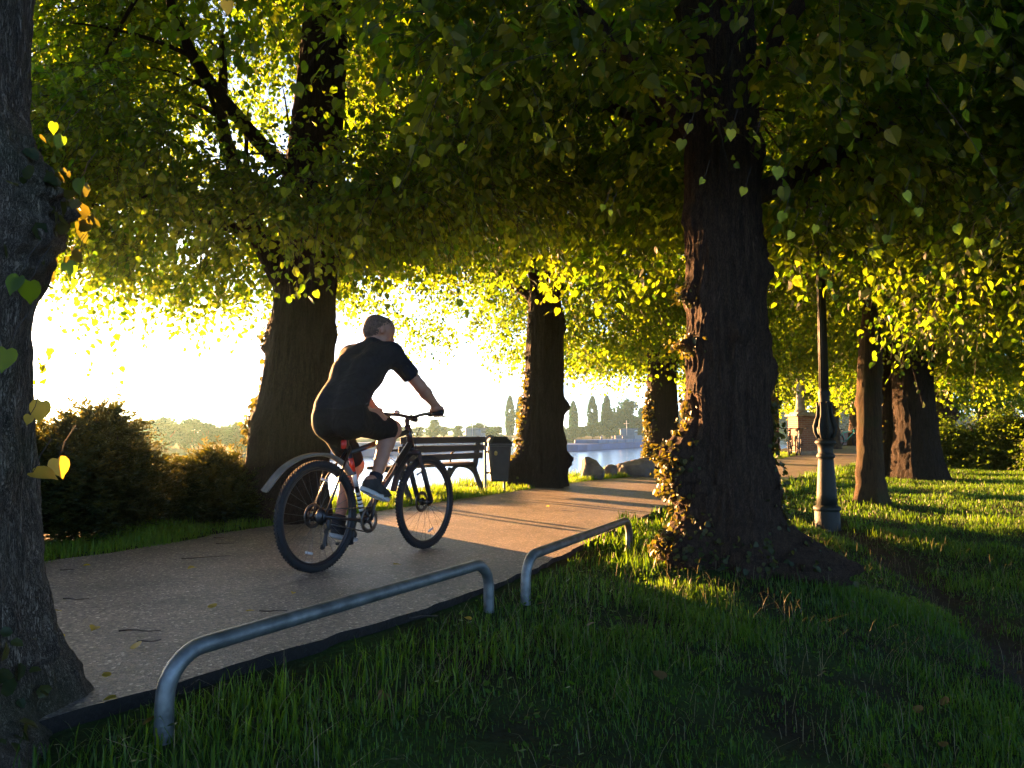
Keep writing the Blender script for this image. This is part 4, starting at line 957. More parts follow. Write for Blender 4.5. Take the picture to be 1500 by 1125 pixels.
# hands closed round the grips
BARC = HTC = np.array([.925, 0, .93]) + [-.012, 0, .055] + np.array([.06, 0, .025])
for s in (-1, 1):
    gc = BARC + [-.073, s * .288, .0235]; ad = np.array([-.025, s * .12, .003]); ad /= np.linalg.norm(ad)
    fw = np.array([1.0, s * .2, 0]); fw /= np.linalg.norm(fw)
    S.cap(WRI[s], gc + [-.028, 0, .035], .027, .027, .02)
    for j in range(4):
        o = gc + ad * (.033 - j * .0215); ln = (.92, 1.05, 1.0, .82)[3 - j]
        kn = o + fw * (.012 + .008 * ln) + [0, 0, .036]; p2 = o + fw * (.034 * ln + .006) + [0, 0, .012]; p3 = o + fw * (.026 * ln + .004) + [0, 0, -.016]; p4 = o + fw * .0 + [0, 0, -.027]
        S.cap(gc + [-.028, 0, .032] + ad * (.026 - j * .017), kn, .0155, .0115, .012)
        S.cap(kn, p2, .0108, .0100, .004); S.cap(p2, p3, .0098, .0090, .003); S.cap(p3, p4, .0088, .0078, .003)
    t0 = gc - ad * .045 + [-.025, 0, .018]; S.cap(gc + [-.03, 0, .03], t0, .018, .013, .012); S.cap(t0, gc - ad * .055 + fw * .012 + [0, 0, -.010], .0125, .0105, .006); S.cap(gc - ad * .055 + fw * .012 + [0, 0, -.010], gc - ad * .046 + fw * .028 + [0, 0, -.02], .0105, .009, .004)
v, q = S.mesh(); g = Geo(); g.add(v, q); g.build('body', M['skin'], person)
# hair: a close crop following the skull
S = Sdf((.40, -.17, 1.49), (.76, .15, 1.78), .0055)
S.cap(hp(-.036, 0, .025), hp(.02, 0, .030), .0900, .0838, .03); S.cap(hp(-.07, 0, -.03), hp(-.055, 0, -.055), .05, .045, .03)
S.plane(hp(.060, 0, .03), HF * 1 + HU * .35); S.plane(hp(-.02, 0, -.055), -HU + HF * .25); S.cap(hp(.085, 0, -.045), hp(.045, 0, -.065), .07, .06, cut=True, scale=(1, 1.35, 1))
v, q = S.mesh(); v = v + .0025 * vnoise(v * 160, 5)[:, None]; g = Geo(); g.add(v, q); g.build('hair', M['hair'], person)
# shirt
S = Sdf((-.06, -.46, .90), (.82, .46, 1.62), .0075)
torso(S, .011)
for s in (-1, 1):
    e = SHO[s] + (ELB[s] - SHO[s]) * .62; S.cap(SHO[s], e, .073, .067, .03)
    S.cap(e + (ELB[s] - SHO[s]) * .06, e + (ELB[s] - SHO[s]) * .42, .0, .0)
S.cap([.50, 0, 1.475], [.528, -.003, 1.525], .072, .066, .02)
G = S.grid(np.zeros(3, int), S.n)
S.D = S.D + (0.010 * fbm(G * np.array([6, 6, 14]) + 3, 81, 2) * sstep(1.5, 1.1, G[..., 2])).astype(np.float32)
S.plane([.22, 0, 1.045], [.28, 0, -1]); S.plane([.532, 0, 1.535], [.5, 0, .85])
for s in (-1, 1):
    d = (ELB[s] - SHO[s]) / np.linalg.norm(ELB[s] - SHO[s]); c = SHO[s] + (ELB[s] - SHO[s]) * .62
    S.cap(c + d * .075, c + d * .12, .078, .078, cut=True)
v, q = S.mesh(); g = Geo(); g.add(v, q); g.build('shirt', M['shirt'], person)
# shorts
S = Sdf((-.04, -.32, .50), (.74, .32, 1.16), .0075)
for s in (-1, 1):
    S.cap([.21, s * .060, 1.0], [.236, s * .060, 1.075], .112, .102, .05); S.cap(HIP[s] + [-.02, -s * .01, -.03], HIP[s] + [-.02, -s * .01, .05], .110, .104, .06)
    e = HIP[s] + (KNEE[s] - HIP[s]) * .84; S.cap(HIP[s] + [0, 0, -.012], e + [0, 0, -.012], .108, .086, .05)
G = S.grid(np.zeros(3, int), S.n); S.D = S.D + (0.009 * fbm(G * 11 + 7, 82, 2)).astype(np.float32)
for s in (-1, 1):
    d = (KNEE[s] - HIP[s]) / np.linalg.norm(KNEE[s] - HIP[s]); c = HIP[s] + (KNEE[s] - HIP[s]) * .84; S.cap(c + d * .10, c + d * .16, .105, .105, cut=True)
S.plane([.22, 0, 1.085], [-.28, 0, 1])
v, q = S.mesh(); g = Geo(); g.add(v, q); g.build('shorts', M['shorts'], person)
g = Geo(); torus(g, (.222, 0, 1.075), .155, .010, 48, 8); V = g.v[0].copy(); c = np.array([.222, 0, 1.075]); dv = V - c; V2 = np.c_[dv[:, 0] * .77, dv[:, 2] * 1.17, dv[:, 1] * 1.4 + dv[:, 0] * .2] + c; g.v[0] = V2
g.build('waistband', cloth_mat('grey_waistband', (.06, .065, .07), .004), person)
for s in (-1, 1):
    S = Sdf(ANK[s] - .13, ANK[s] + .17, .006); d = (KNEE[s] - ANK[s]) / np.linalg.norm(KNEE[s] - ANK[s])
    S.cap(ANK[s] - [.0, 0, .02], ANK[s] + d * .07, .041, .041, .03); S.cap(ANK[s] - [0, 0, .02], ANK[s] + d * .07, .041, .041, .03); S.plane(ANK[s] + d * .06, d)
    v, q = S.mesh(); g = Geo(); g.add(v, q); g.build('sock', M['sock'], person)
    h, tt = FOOT[s]; d = (tt - h) / np.linalg.norm(tt - h); up = np.array([-d[2], 0, d[0]]); up /= np.linalg.norm(up)
    S = Sdf(np.minimum(h, tt) - .12, np.maximum(h, tt) + .14, .006)
    S.cap(h + d * .03, h + d * .12, .040, .043, .03); S.cap(h + d * .12, tt - d * .03, .046, .038, .03, (1, 1.1, 1)); S.cap(h + d * .04 + up * .02, ANK[s] + [.005, 0, .012], .042, .046, .03)
    S.cap(ANK[s] + [-.003, 0, .055], ANK[s] + [-.005, 0, .09], .05, .05, cut=True); S.plane(h - up * .026, -up)
    v, q = S.mesh(); g = Geo(); g.add(v, q); sh = g.build('shoe', M['shoe'], person)
    g = Geo(); V = []; lat = np.array([0, 1.0, 0]); n = 40
    for lev, ins in ((-.024, 0), (-.040, .0), (-.050, .004)):
        for k in range(n):
            a = 2 * np.pi * k / n; x = math.cos(a); w = .047 if x > 0 else .040
            V.append(h + d * (.115 + x * (.150 - ins)) + lat * math.sin(a) * (w - ins) + up * (lev + .014 * max(0, x) ** 3))
    ii = np.arange(3 * n).reshape(3, n); jj = np.roll(ii, -1, 1); g.add(V, np.stack([ii[:-1], ii[1:], jj[1:], jj[:-1]], -1).reshape(-1, 4), [(0, k + 1, k) for k in range(1, n - 1)] + [(2 * n, 2 * n + k, 2 * n + k + 1) for k in range(1, n - 1)])
    g.build('sole', M['sole'], sh)

# ================================================================== HOOP RAILS
M['galv'] = simple('galvanised_steel', (0.19, 0.20, 0.195), 0.5, 0.75, scale=16, var=.35, bump=.0015, bscale=70)
def hoop(label, a, b, h, r=.029):
    a = np.array(a); b = np.array(b); za, zb = zground(np.array([a, b])); d = (b - a) / np.linalg.norm(b - a); L = np.linalg.norm(b - a)
    t = thing('hoop_rail', label, 'railing', (a[0], a[1], za), math.atan2(d[1], d[0]), 'low hoop railings along the path edge'); dz = zb - za
    pts = [[0, 0, -.5], [0, 0, 0], [0, 0, h * .42]]; rc = h * .52
    for k in range(1, 9): q = k / 8 * np.pi / 2; pts.append([rc - rc * math.cos(q), 0, h - rc + rc * math.sin(q)])
    n = 14
    for k in range(1, n): x = rc + (L - 2 * rc) * k / n; pts.append([x, 0, h + dz * x / L])
    for k in range(0, 9): q = np.pi / 2 * (1 - k / 8); pts.append([L - rc + rc * math.cos(q), 0, h + dz - rc + rc * math.sin(q)])
    pts += [[L, 0, dz + h * .42], [L, 0, dz], [L, 0, dz - .5]]
    g = Geo(); g.tube(pts, r, 20); g.build('rail', M['galv'], t)
    return t
hoop('nearest galvanised steel hoop rail bending down beside the left trunk', at(240, 1062, 2.42)[:2], at(716, 893, 4.12)[:2], .265)
hoop('farther galvanised steel hoop rail ending beside the massive trunk', at(770, 876, 4.32)[:2], at(922, 800, 6.25)[:2], .265)

# ================================================================== BENCH (its back to the path)
M['wood'] = simple('weathered_dark_wood', (0.055, 0.042, 0.032), 0.7, scale=6, var=.45, stretch=(.15, 1, 1), bump=.003, bscale=40)
M['iron'] = simple('dark_cast_iron', (0.03, 0.03, 0.03), 0.6, .3, scale=12, var=.3, bump=.002)
ba, bb = at(585, 735, 9.35), at(709, 724, 11.1)
ang = math.atan2(bb[1] - ba[1], bb[0] - ba[0]); BLn = np.linalg.norm((bb - ba)[:2]); mid = (ba + bb) / 2
bz = float(zground(np.array([mid[:2]]))[0])
t = thing('park_bench', 'dark wooden slatted park bench on curved iron legs facing the river', 'bench', (mid[0], mid[1], bz), ang)
# local: x along the bench, y towards the river
sl = Geo()
for k, (y, z) in enumerate([(.16, .445), (.27, .445), (.38, .445), (.49, .44)]): sl.box((0, y, z), (BLn, .085, .04), bev=.008)
sl.build('seat', M['wood'], t, smooth=False)
sl = Geo()
for k, (y, z) in enumerate([(.035, .56), (.010, .675), (-.015, .79)]): sl.box((0, y, z), (BLn, .035, .085), bev=.008)
sl.build('backrest', M['wood'], t, smooth=False)
for x in (-BLn / 2 + .14, BLn / 2 - .14):
    g = Geo()
    def prof(pts, w=.05, th=.055):
        p = catmull([[x, a, b] for a, b in pts], 8)
        for i in range(len(p) - 1): g.bar(p[i], p[i + 1] + (p[i + 1] - p[i]) * .15, w, th, (0, -1, .3))
    prof([(-.06, -.02), (-.04, .08), (.03, .24), (.08, .37), (.06, .46), (.04, .62), (.0, .83)]); prof([(.60, -.02), (.585, .08), (.54, .22), (.50, .37)]); prof([(.03, .26), (.14, .37), (.28, .405), (.42, .38), (.55, .20)], .045, .045); prof([(.06, .415), (.3, .412), (.53, .408)], .05, .035)
    g.build('leg', M['iron'], t, smooth=False)
    g = Geo(); p = catmull([[x, .01, .66], [x, .2, .665], [x, .4, .64], [x, .5, .55], [x, .5, .44]], 6); g.tube(p, .016, 8); g.build('armrest', M['iron'], t)

# ================================================================== LITTER BIN
pb = at(730, 704, 11.55); z = float(zground(np.array([pb[:2]]))[0])
M['bin'] = simple('dark_green_bin_plastic', (0.022, 0.026, 0.022), 0.5, scale=9, var=.3)
t = thing('litter_bin', 'dark tapered litter bin with chamfered lid hung on a post beside the bench', 'litter bin', (pb[0], pb[1], z), R(14))
def ring_solid(g, levels, n=8):
    V = []
    for (w, d, zz, c) in levels:
        V += [[-w + c, -d, zz], [w - c, -d, zz], [w, -d + c, zz], [w, d - c, zz], [w - c, d, zz], [-w + c, d, zz], [-w, d - c, zz], [-w, -d + c, zz]]
    ii = np.arange(len(levels) * 8).reshape(-1, 8); jj = np.roll(ii, -1, 1)
    g.add(V, np.stack([ii[:-1], jj[:-1], jj[1:], ii[1:]], -1).reshape(-1, 4), [(0, k + 1, k) for k in range(1, 7)] + [(ii[-1, 0], ii[-1, k], ii[-1, k + 1]) for k in range(1, 7)])
g = Geo(); ring_solid(g, [(.125, .11, .17, .03), (.135, .12, .19, .03), (.175, .16, .70, .035), (.185, .17, .705, .035), (.185, .17, .73, .035)]); g.build('body', M['bin'], t, smooth=False)
g = Geo(); ring_solid(g, [(.187, .172, .733, .036), (.187, .172, .755, .036), (.12, .11, .845, .03), (.11, .10, .85, .03)]); g.build('lid', M['black_plastic'], t, smooth=False)
g = Geo(); g.tube(catmull([[-.205, 0, -.2], [-.205, 0, .4], [-.205, 0, .75], [-.185, 0, .83], [-.13, 0, .855], [-.07, 0, .84]], 6), .022, 12); g.tube([[.10, .02, -.2], [.10, .02, .2]], .02, 12); g.bar([-.2, 0, .3], [-.12, 0, .3], .05, .03); g.bar([-.2, 0, .62], [-.15, 0, .62], .05, .03); g.build('post', M['galv'], t)
g = Geo(); disc(g, (0, 0, 0), .035, .004, 22); V = g.v[0]; g.v[0] = np.c_[V[:, 0] * .75 - .075, V[:, 1] - .158, V[:, 2] + .60]; g.build('sticker', simple('faded_yellow_sticker', (.35, .30, .08), .6, scale=40), t)

# ================================================================== ORNATE LAMP POST
pl = at(1212, 757, 8.4); z = float(zground(np.array([pl[:2]]))[0])
M['lamp_iron'] = simple('dark_green_cast_iron', (0.007, 0.012, 0.009), 0.65, .0, scale=9, var=.3, bump=.003, bscale=35)
t = thing('lamp_post', 'ornate dark green cast-iron lamp post with ringed base and fluted shaft', 'lamp post', (pl[0], pl[1], z))
g = Geo(); g.lathe([(.14, -.3), (.14, .0), (.135, .02), (.132, .20), (.128, .215), (.142, .222), (.146, .24), (.142, .258), (.118, .268), (.110, .28)], 40); g.build('base', M['lamp_iron'], t)
g = Geo(); g.lathe([(.108, .28), (.104, .40), (.092, .60), (.082, .76), (.080, .79), (.094, .80), (.098, .82), (.090, .84), (.078, .85), (.080, .90), (.086, .94), (.105, .955), (.112, .97), (.105, .985), (.085, 1.0)], 40); g.build('pedestal', M['lamp_iron'], t)
g = Geo(); g.lathe([(.070, 1.0), (.074, 1.06), (.084, 1.12), (.078, 1.2), (.062, 1.30), (.058, 1.40), (.060, 1.48), (.066, 1.50), (.066, 1.53), (.056, 1.55), (.050, 1.57)], 40)
for k in range(8):                                             # leaf and rosette ornament round the swelling
    a = k * np.pi / 4; c = np.array([math.cos(a), math.sin(a), 0])
    g.tube(catmull([c * .078 + [0, 0, 1.02], c * .108 + [0, 0, 1.08], c * .112 + [0, 0, 1.14], c * .09 + [0, 0, 1.22], c * .075 + [0, 0, 1.34], c * .08 + [0, 0, 1.42]], 4), [.02] * 8 + [.026] * 5 + [.015] * 8, 8)
    q = c * .115 + np.array([0, 0, 1.11]); s = np.array([-c[1], c[0], 0])
    for j in range(6): b = j * np.pi / 3; g.tube([q, q + s * math.cos(b) * .024 + np.array([0, 0, math.sin(b) * .024])], [.012, .010], 6)
g.build('ornament', M['lamp_iron'], t)
g = Geo(); g.lathe([(.050, 1.57), (.046, 2.2), (.040, 3.1)], 64, flute=.06, nflute=12); g.lathe([(.040, 3.1), (.056, 3.11), (.058, 3.14), (.044, 3.16), (.044, 3.2)], 32); g.build('shaft', M['lamp_iron'], t)
g = Geo(); g.tube([[-.28, 0, 3.02], [.28, 0, 3.02]], .014, 10); g.lathe([(.02, -.02), (.024, 0), (.02, .02)], 12, (-.28, 0, 3.02)); g.lathe([(.02, -.02), (.024, 0), (.02, .02)], 12, (.28, 0, 3.02)); g.build('crossbar', M['lamp_iron'], t)
g = Geo()
for a in range(6): b = a * np.pi / 3; g.bar([math.cos(b) * .09, math.sin(b) * .09, 3.2], [math.cos(b) * .17, math.sin(b) * .17, 3.62], .014, .014)
g.lathe([(.03, 3.18), (.10, 3.195), (.10, 3.21)], 6); g.lathe([(.19, 3.62), (.19, 3.64), (.10, 3.76), (.05, 3.79), (.05, 3.84), (.02, 3.88), (0.004, 3.95)], 6); ln = g.build('lantern', M['lamp_iron'], t, smooth=False)
g = Geo(); g.lathe([(.085, 3.215), (.162, 3.615)], 6); g.build('glass', M['lamp_lens'], ln, smooth=False)

# ================================================================== BRICK PILLAR WITH COLUMN, LOW WALL, PARKED BICYCLES
def brick_mat():
    m, nt, b = new_mat('old_red_brick'); N = nt.nodes; L = nt.links
    tc = N.new('ShaderNodeTexCoord'); mp = N.new('ShaderNodeMapping'); mp.inputs['Rotation'].default_value = (R(90), 0, 0); L.new(tc.outputs['Object'], mp.inputs['Vector'])
    br = N.new('ShaderNodeTexBrick'); br.inputs['Scale'].default_value = 1; br.inputs['Brick Width'].default_value = .24; br.inputs['Row Height'].default_value = .075; br.inputs['Mortar Size'].default_value = .010
    br.inputs['Color1'].default_value = (.22, .095, .06, 1); br.inputs['Color2'].default_value = (.30, .14, .09, 1); br.inputs['Mortar'].default_value = (.30, .26, .22, 1)
    L.new(mp.outputs['Vector'], br.inputs['Vector']); L.new(br.outputs['Color'], b.inputs['Base Color']); b.inputs['Roughness'].default_value = .9
    bp = N.new('ShaderNodeBump'); bp.inputs['Distance'].default_value = .01; bp.invert = True; L.new(br.outputs['Fac'], bp.inputs['Height']); L.new(bp.outputs['Normal'], b.inputs['Normal'])
    return m
M['brick'] = brick_mat(); M['stone'] = simple('pale_stone', (.30, .26, .21), .85, scale=7, var=.3, bump=.004)
pp = at(1176, 668, 30.2); z = float(zground(np.array([pp[:2]]))[0]) 
t = thing('brick_pillar', 'squat brick pillar with stone cap carrying a slender pale column', 'pillar', (pp[0], pp[1], z), R(8))
g = Geo(); g.box((0, 0, .74), (.78, .78, 1.62)); g.build('shaft', M['brick'], t, smooth=False)
g = Geo(); g.box((0, 0, .07), (.86, .86, .24), bev=.03); g.build('plinth', M['stone'], t, smooth=False)
g = Geo(); g.box((0, 0, 1.60), (.98, .98, .10), bev=.02); g.box((0, 0, 1.69), (.70, .70, .08), bev=.02); g.build('cap', M['stone'], t, smooth=False)
g = Geo(); g.lathe([(.24, 1.73), (.24, 1.80), (.19, 1.84), (.16, 2.2), (.13, 2.9), (.10, 4.2), (.08, 5.4)], 28, (-.05, 0, 0)); g.build('column', M['stone'], t)
def wall(label, pts, h, th=.34):
    t = thing('low_wall', label, 'wall', (pts[0][0], pts[0][1], float(zground(np.array([pts[0]]))[0]))); o = np.array(t.location)
    g = Geo(); c = Geo()
    for a, b in zip(pts[:-1], pts[1:]):
        za, zb = zground(np.array([a, b])); A = np.array([*a, za]) - o; B = np.array([*b, zb]) - o
        g.bar(A + [0, 0, h / 2 - .1], B + [0, 0, h / 2 - .1], th, h + .2); c.bar(A + [0, 0, h + .05], B + [0, 0, h + .05], th + .1, .09, bev=.015)
    g.build('masonry', M['brick'], t, smooth=False); c.build('coping', M['stone'], t, smooth=False); return t
wall('low brick wall with stone coping behind the turquoise bicycle', [(12.6, 32.2), (15.3, 38.4), (19.2, 45.2), (25.5, 54.5)], .78)
wall('low pale-coped wall far off in the gap above the hedge', [(26.3, 55.4), (36, 66), (48, 78)], .8)
def park(label, px, py, dep, rz, mat, group, **kw):
    p = at(px, py, dep); z = float(zpath(dep)); return bicycle(label, (p[0], p[1], max(z, float(zground(np.array([p[:2]]))[0]))), rz, mat, R(40), full=False, guards=True, group=group, accents=False, **kw)
GBK = 'bicycles parked beside the path'
park('turquoise bicycle parked against the low wall', 1228, 655, 41.0, R(8), M['turquoise'], GBK)
park('pale bicycle with a basket leaning by the brick pillar, seen from behind', 1167, 665, 28.4, R(63), M['silver_paint'], GBK, basket=True)
park('dark bicycle parked left of the pale one by the pillar', 1156, 666, 27.6, R(66), M['black'], GBK)
# bench seen end-on with two bags on it
pq = at(1135, 668, 26.2); z = float(zground(np.array([pq[:2]]))[0])
t = thing('slatted_bench', 'dark slatted bench seen end-on by the parked bicycles', 'bench', (pq[0], pq[1], z), R(60))
g = Geo(); [g.box((0, .1 + k * .11, .45), (1.6, .09, .035), bev=.006) for k in range(4)]; g.build('seat', M['wood'], t, smooth=False)
g = Geo(); [g.box((0, .03 - k * .02, .56 + k * .1), (1.6, .03, .075), bev=.006) for k in range(3)]; g.build('backrest', M['wood'], t, smooth=False)
for x in (-.65, .65):
    g = Geo(); g.bar((x, .48, -.05), (x, .46, .43), .05, .05); g.bar((x, .0, -.05), (x, -.03, .82), .05, .05, (0, 1, 0)); g.bar((x, .0, .41), (x, .5, .41), .05, .04); g.build('leg', M['iron'], t, smooth=False)
def bag(label, off, s, mat, mat2, seed):
    b = np.array(pq) ; b[2] = z + .47; c, sn = math.cos(R(60)), math.sin(R(60)); b = b + [c * off[0] - sn * off[1], sn * off[0] + c * off[1], 0]
    t = thing('bag', label, 'bag', b, R(60)); u, v = np.meshgrid(np.linspace(0, np.pi, 14), np.linspace(0, 2 * np.pi, 24, endpoint=False), indexing='ij')
    e = .55; f = lambda a: np.sign(a) * np.abs(a) ** e
    D = np.stack([f(np.sin(u)) * f(np.cos(v)), f(np.sin(u)) * f(np.sin(v)), f(np.cos(u))], -1).reshape(-1, 3); D = D * (1 + .12 * fbm(D * 2, seed))[:, None] * np.array(s) + [0, 0, s[2] * .93]
    ii = np.arange(14 * 24).reshape(14, 24); jj = np.roll(ii, -1, 1); g = Geo(); g.add(D, np.stack([ii[:-1], ii[1:], jj[1:], jj[:-1]], -1).reshape(-1, 4)); g.build('body', mat, t)
    g = Geo(); g.tube(catmull([[-s[0] * .5, 0, s[2] * 1.8], [-s[0] * .3, 0, s[2] * 2.3], [s[0] * .3, 0, s[2] * 2.3], [s[0] * .5, 0, s[2] * 1.8]], 5), .015, 6); g.build('handle', mat2, t)
    g = Geo(); g.box((0, 0, s[2] * 1.0), (s[0] * 2.1, s[1] * 1.6, s[2] * .4), bev=.02); g.build('band', mat2, t, smooth=False)
bag('blue bag with white band lying on the end-on bench', (-.35, .24), (.24, .17, .20), cloth_mat('blue_bag_cloth', (.04, .09, .30)), M['white'], 5)
bag('red bag with white band behind the blue bag on the end-on bench', (.28, .24), (.2, .15, .19), cloth_mat('red_bag_cloth', (.50, .03, .05)), M['white'], 6)

# ================================================================== LITTER ON THE PATH: fallen leaves and twigs
rl = np.random.default_rng(77)
LSP = [(312, 888), (361, 893), (170, 1016) , (82, 892), (122, 828), (250, 978), (158, 986), (330, 922), (215, 782), (577, 826), (690, 905), (92, 930), (430, 866), (640, 742), (735, 730), (800, 742), (880, 716), (285, 830), (140, 915), (200, 945)]
pr = None
for k, (px, py) in enumerate(LSP):
    d = CAM_Z * FPX / (py - HORIZ); p = at(px, py, d); zz = float(zpath(p[1])) + .010
    if pr is None:
        g = Geo(); leaf_geo(g, np.zeros((1, 3)), np.array([[1., 0, .12]]), np.array([[0, .25, 1.]]), np.array([.052]), np.array([.6]), heart=True, fold=.2); o = g.build('fallen_leaf', M['leaf_dry'], attr='tint'); pr = o
    else: o = pr.copy(); COL.objects.link(o)
    o.location = (p[0], p[1], zz); s = float(rl.uniform(.55, 1.1)); o.scale = (s, s, s); o.rotation_euler = (float(rl.uniform(-.2, .2)), float(rl.uniform(-.2, .2)), float(rl.uniform(0, 6.28)))
    tag(o, 'small yellowing leaf fallen on the asphalt path', 'leaf', 'fallen leaves on the path')
TSP = [(302, 815, 7), (100, 833, 2), (330, 795, 3), (205, 920, 4), (110, 875, 3), (320, 787, 2), (400, 892, 3), (505, 742, 2), (620, 900, 3), (340, 770, 4), (218, 935, 2)]
for k, (px, py, L) in enumerate(TSP):
    d = CAM_Z * FPX / (py - HORIZ); p = at(px, py, d); a = rl.uniform(-.5, .5); L = L * .045; n = 6; tt = np.linspace(-.5, .5, n)
    g = Geo(); g.tube(np.c_[tt * L, .012 * np.sin(tt * 7 + k), np.full(n, .004)], np.linspace(.004, .002, n), 6); o = g.build('fallen_twig', M['twig']); o.location = (p[0], p[1], float(zpath(p[1])) + .004); o.rotation_euler = (0, 0, float(a)); tag(o, 'thin dark twig lying on the asphalt path', 'twig', 'fallen twigs on the path')

rl2 = np.random.default_rng(91); gpr = None
for k in range(46):
    x, y = rl2.uniform(-1.2, 3.2), rl2.uniform(2.2, 6.2)
    if signed(np.array([[x, y]]), RE)[0] < .12 or math.hypot(x - E_POS[0], y - E_POS[1]) < .6 or abs(x) > .7 * y: continue
    if gpr is None:
        g = Geo(); leaf_geo(g, np.zeros((1, 3)), np.array([[1., 0, .15]]), np.array([[0, .3, 1.]]), np.array([.055]), np.array([.3]), heart=True, fold=.24); o = g.build('fallen_leaf', M['leaf_brown'], attr='tint'); gpr = o
    else: o = gpr.copy(); COL.objects.link(o)
    o.location = (x, y, float(zground(np.array([[x, y]]))[0]) + .03); s = float(rl2.uniform(.5, 1.1)); o.scale = (s, s, s); o.rotation_euler = (float(rl2.uniform(-.5, .5)), float(rl2.uniform(-.5, .5)), float(rl2.uniform(0, 6.28)))
    tag(o, 'small brown leaf lying in the shaded grass', 'leaf', 'fallen leaves in the grass')
# ================================================================== SHRUBS
def shrub(label, c, rx, ry, h, n, size, mat, seed, group, feather=False, twiggy=False):
    z = float(zground(np.array([[c[0], c[1]]]))[0]); t = thing('shrub', label, 'shrub', (c[0], c[1], z), 0, group); gr = np.random.default_rng(seed)
    g = Geo(); nl = 12 if feather else 8; nt = n // nl
    u = gr.normal(0, 1, (nt, 3)); u /= np.linalg.norm(u, axis=1)[:, None]; u[:, 2] = np.abs(u[:, 2])
    rad = (1 + 0.30 * fbm(u * 2.3, seed, 2))[:, None] * (gr.uniform(0, 1, nt) ** 0.35)[:, None]
    O = u * rad * [rx, ry, h * .86] + [0, 0, .05]
    D = u * [1, 1, .45] + gr.normal(0, .3, (nt, 3)) + [0, 0, .30 if feather else 0]
    if feather:      # flat feathery sprays that arch outwards
        D /= np.linalg.norm(D, axis=1)[:, None]; tt = (np.arange(nl) + .5) / nl; T = tt[None, :, None]; L = (gr.uniform(.14, .34, nt))[:, None, None]
        pos = (O[:, None] + D[:, None] * L * T + np.array([0, 0, -.35]) * L * T ** 2).reshape(-1, 3)
        s = np.cross(D, [0, 0, 1.0]); s /= np.linalg.norm(s, axis=1)[:, None]; sg = np.tile(np.where(np.arange(nl) % 2, 1, -1), nt)[:, None]
        ss = np.repeat(s, nl, 0); dd = np.repeat(D, nl, 0)
        ax = ss * sg * .8 + dd * .8 + gr.normal(0, .2, pos.shape); N = len(pos)
        leaf_geo(g, pos, ax, np.cross(ss, dd) + gr.normal(0, .35, pos.shape), size * gr.uniform(.7, 1.5, N) * np.tile(1.15 - .5 * tt, nt), np.clip(np.repeat(gr.normal(.4, .25, nt), nl), 0, 1), wide=.34, fold=.04)
    else:
        twigs_to_leaves(g, O, D, gr.uniform(.15, .35, nt) * max(h, .6), size, nl, .2, False, gr=gr)
    g.build('foliage', M[mat], t, smooth=False, attr='tint')
    s = Geo()
    for k in range(26 if twiggy else 14):
        a = gr.uniform(0, 6.28); q = gr.uniform(.2, .95); tip = np.array([math.cos(a) * rx * q, math.sin(a) * ry * q, h * gr.uniform(.55, 1.12 if twiggy else .74)])
        tt = np.linspace(0, 1, 6)[:, None]
        s.tube(tip * tt * [1, 1, 1] + np.sin(tt * 3) * gr.normal(0, .04, 3), np.linspace(.02, .004, 6) * max(1, h), 5)
    s.build('stem', M['twig'], t)
    return t
GB = 'dark shrubs on the verge between path and river'
shrub('tall feathery dark shrub beside the left tree, its top glowing orange', (-3.78, 6.75), .60, .80, 1.20, 60000, .05, 'yew', 101, GB, True)
shrub('dark feathery shrub at the far left, mostly behind the left trunk', (-4.7, 6.3), .75, .9, 1.2, 45000, .05, 'yew', 102, GB, True)
shrub('low feathery dark shrub with golden tips, left of the trunk behind the rider', (-3.02, 7.75), .5, .58, .66, 40000, .046, 'yew', 103, GB, True)
GH = 'bushes of the hedge on the right lawn'
shrub('leafy yellow-green bush catching sun at the left end of the hedge', (12.0, 21.2), .95, .8, 1.4, 13000, .085, 'hedge', 111, GH)
shrub('dark rounded hedge bush in shade behind the lawn', (13.2, 20.2), 1.15, .9, 1.6, 16000, .08, 'hedge', 112, GH)
shrub('hedge bush with bare reddish twigs standing out of it', (14.0, 19.6), 1.1, .9, 1.75, 12000, .08, 'hedge', 113, GH, twiggy=True)
shrub('dark bush at the right edge of the frame, nearest end of the hedge', (13.6, 18.2), 1.0, .9, 1.45, 13000, .08, 'hedge', 114, GH)
shrub('small low bush at the foot of the knobbly tree', (13.0, 23.4), .9, .7, 1.2, 8000, .09, 'hedge', 115, GH)

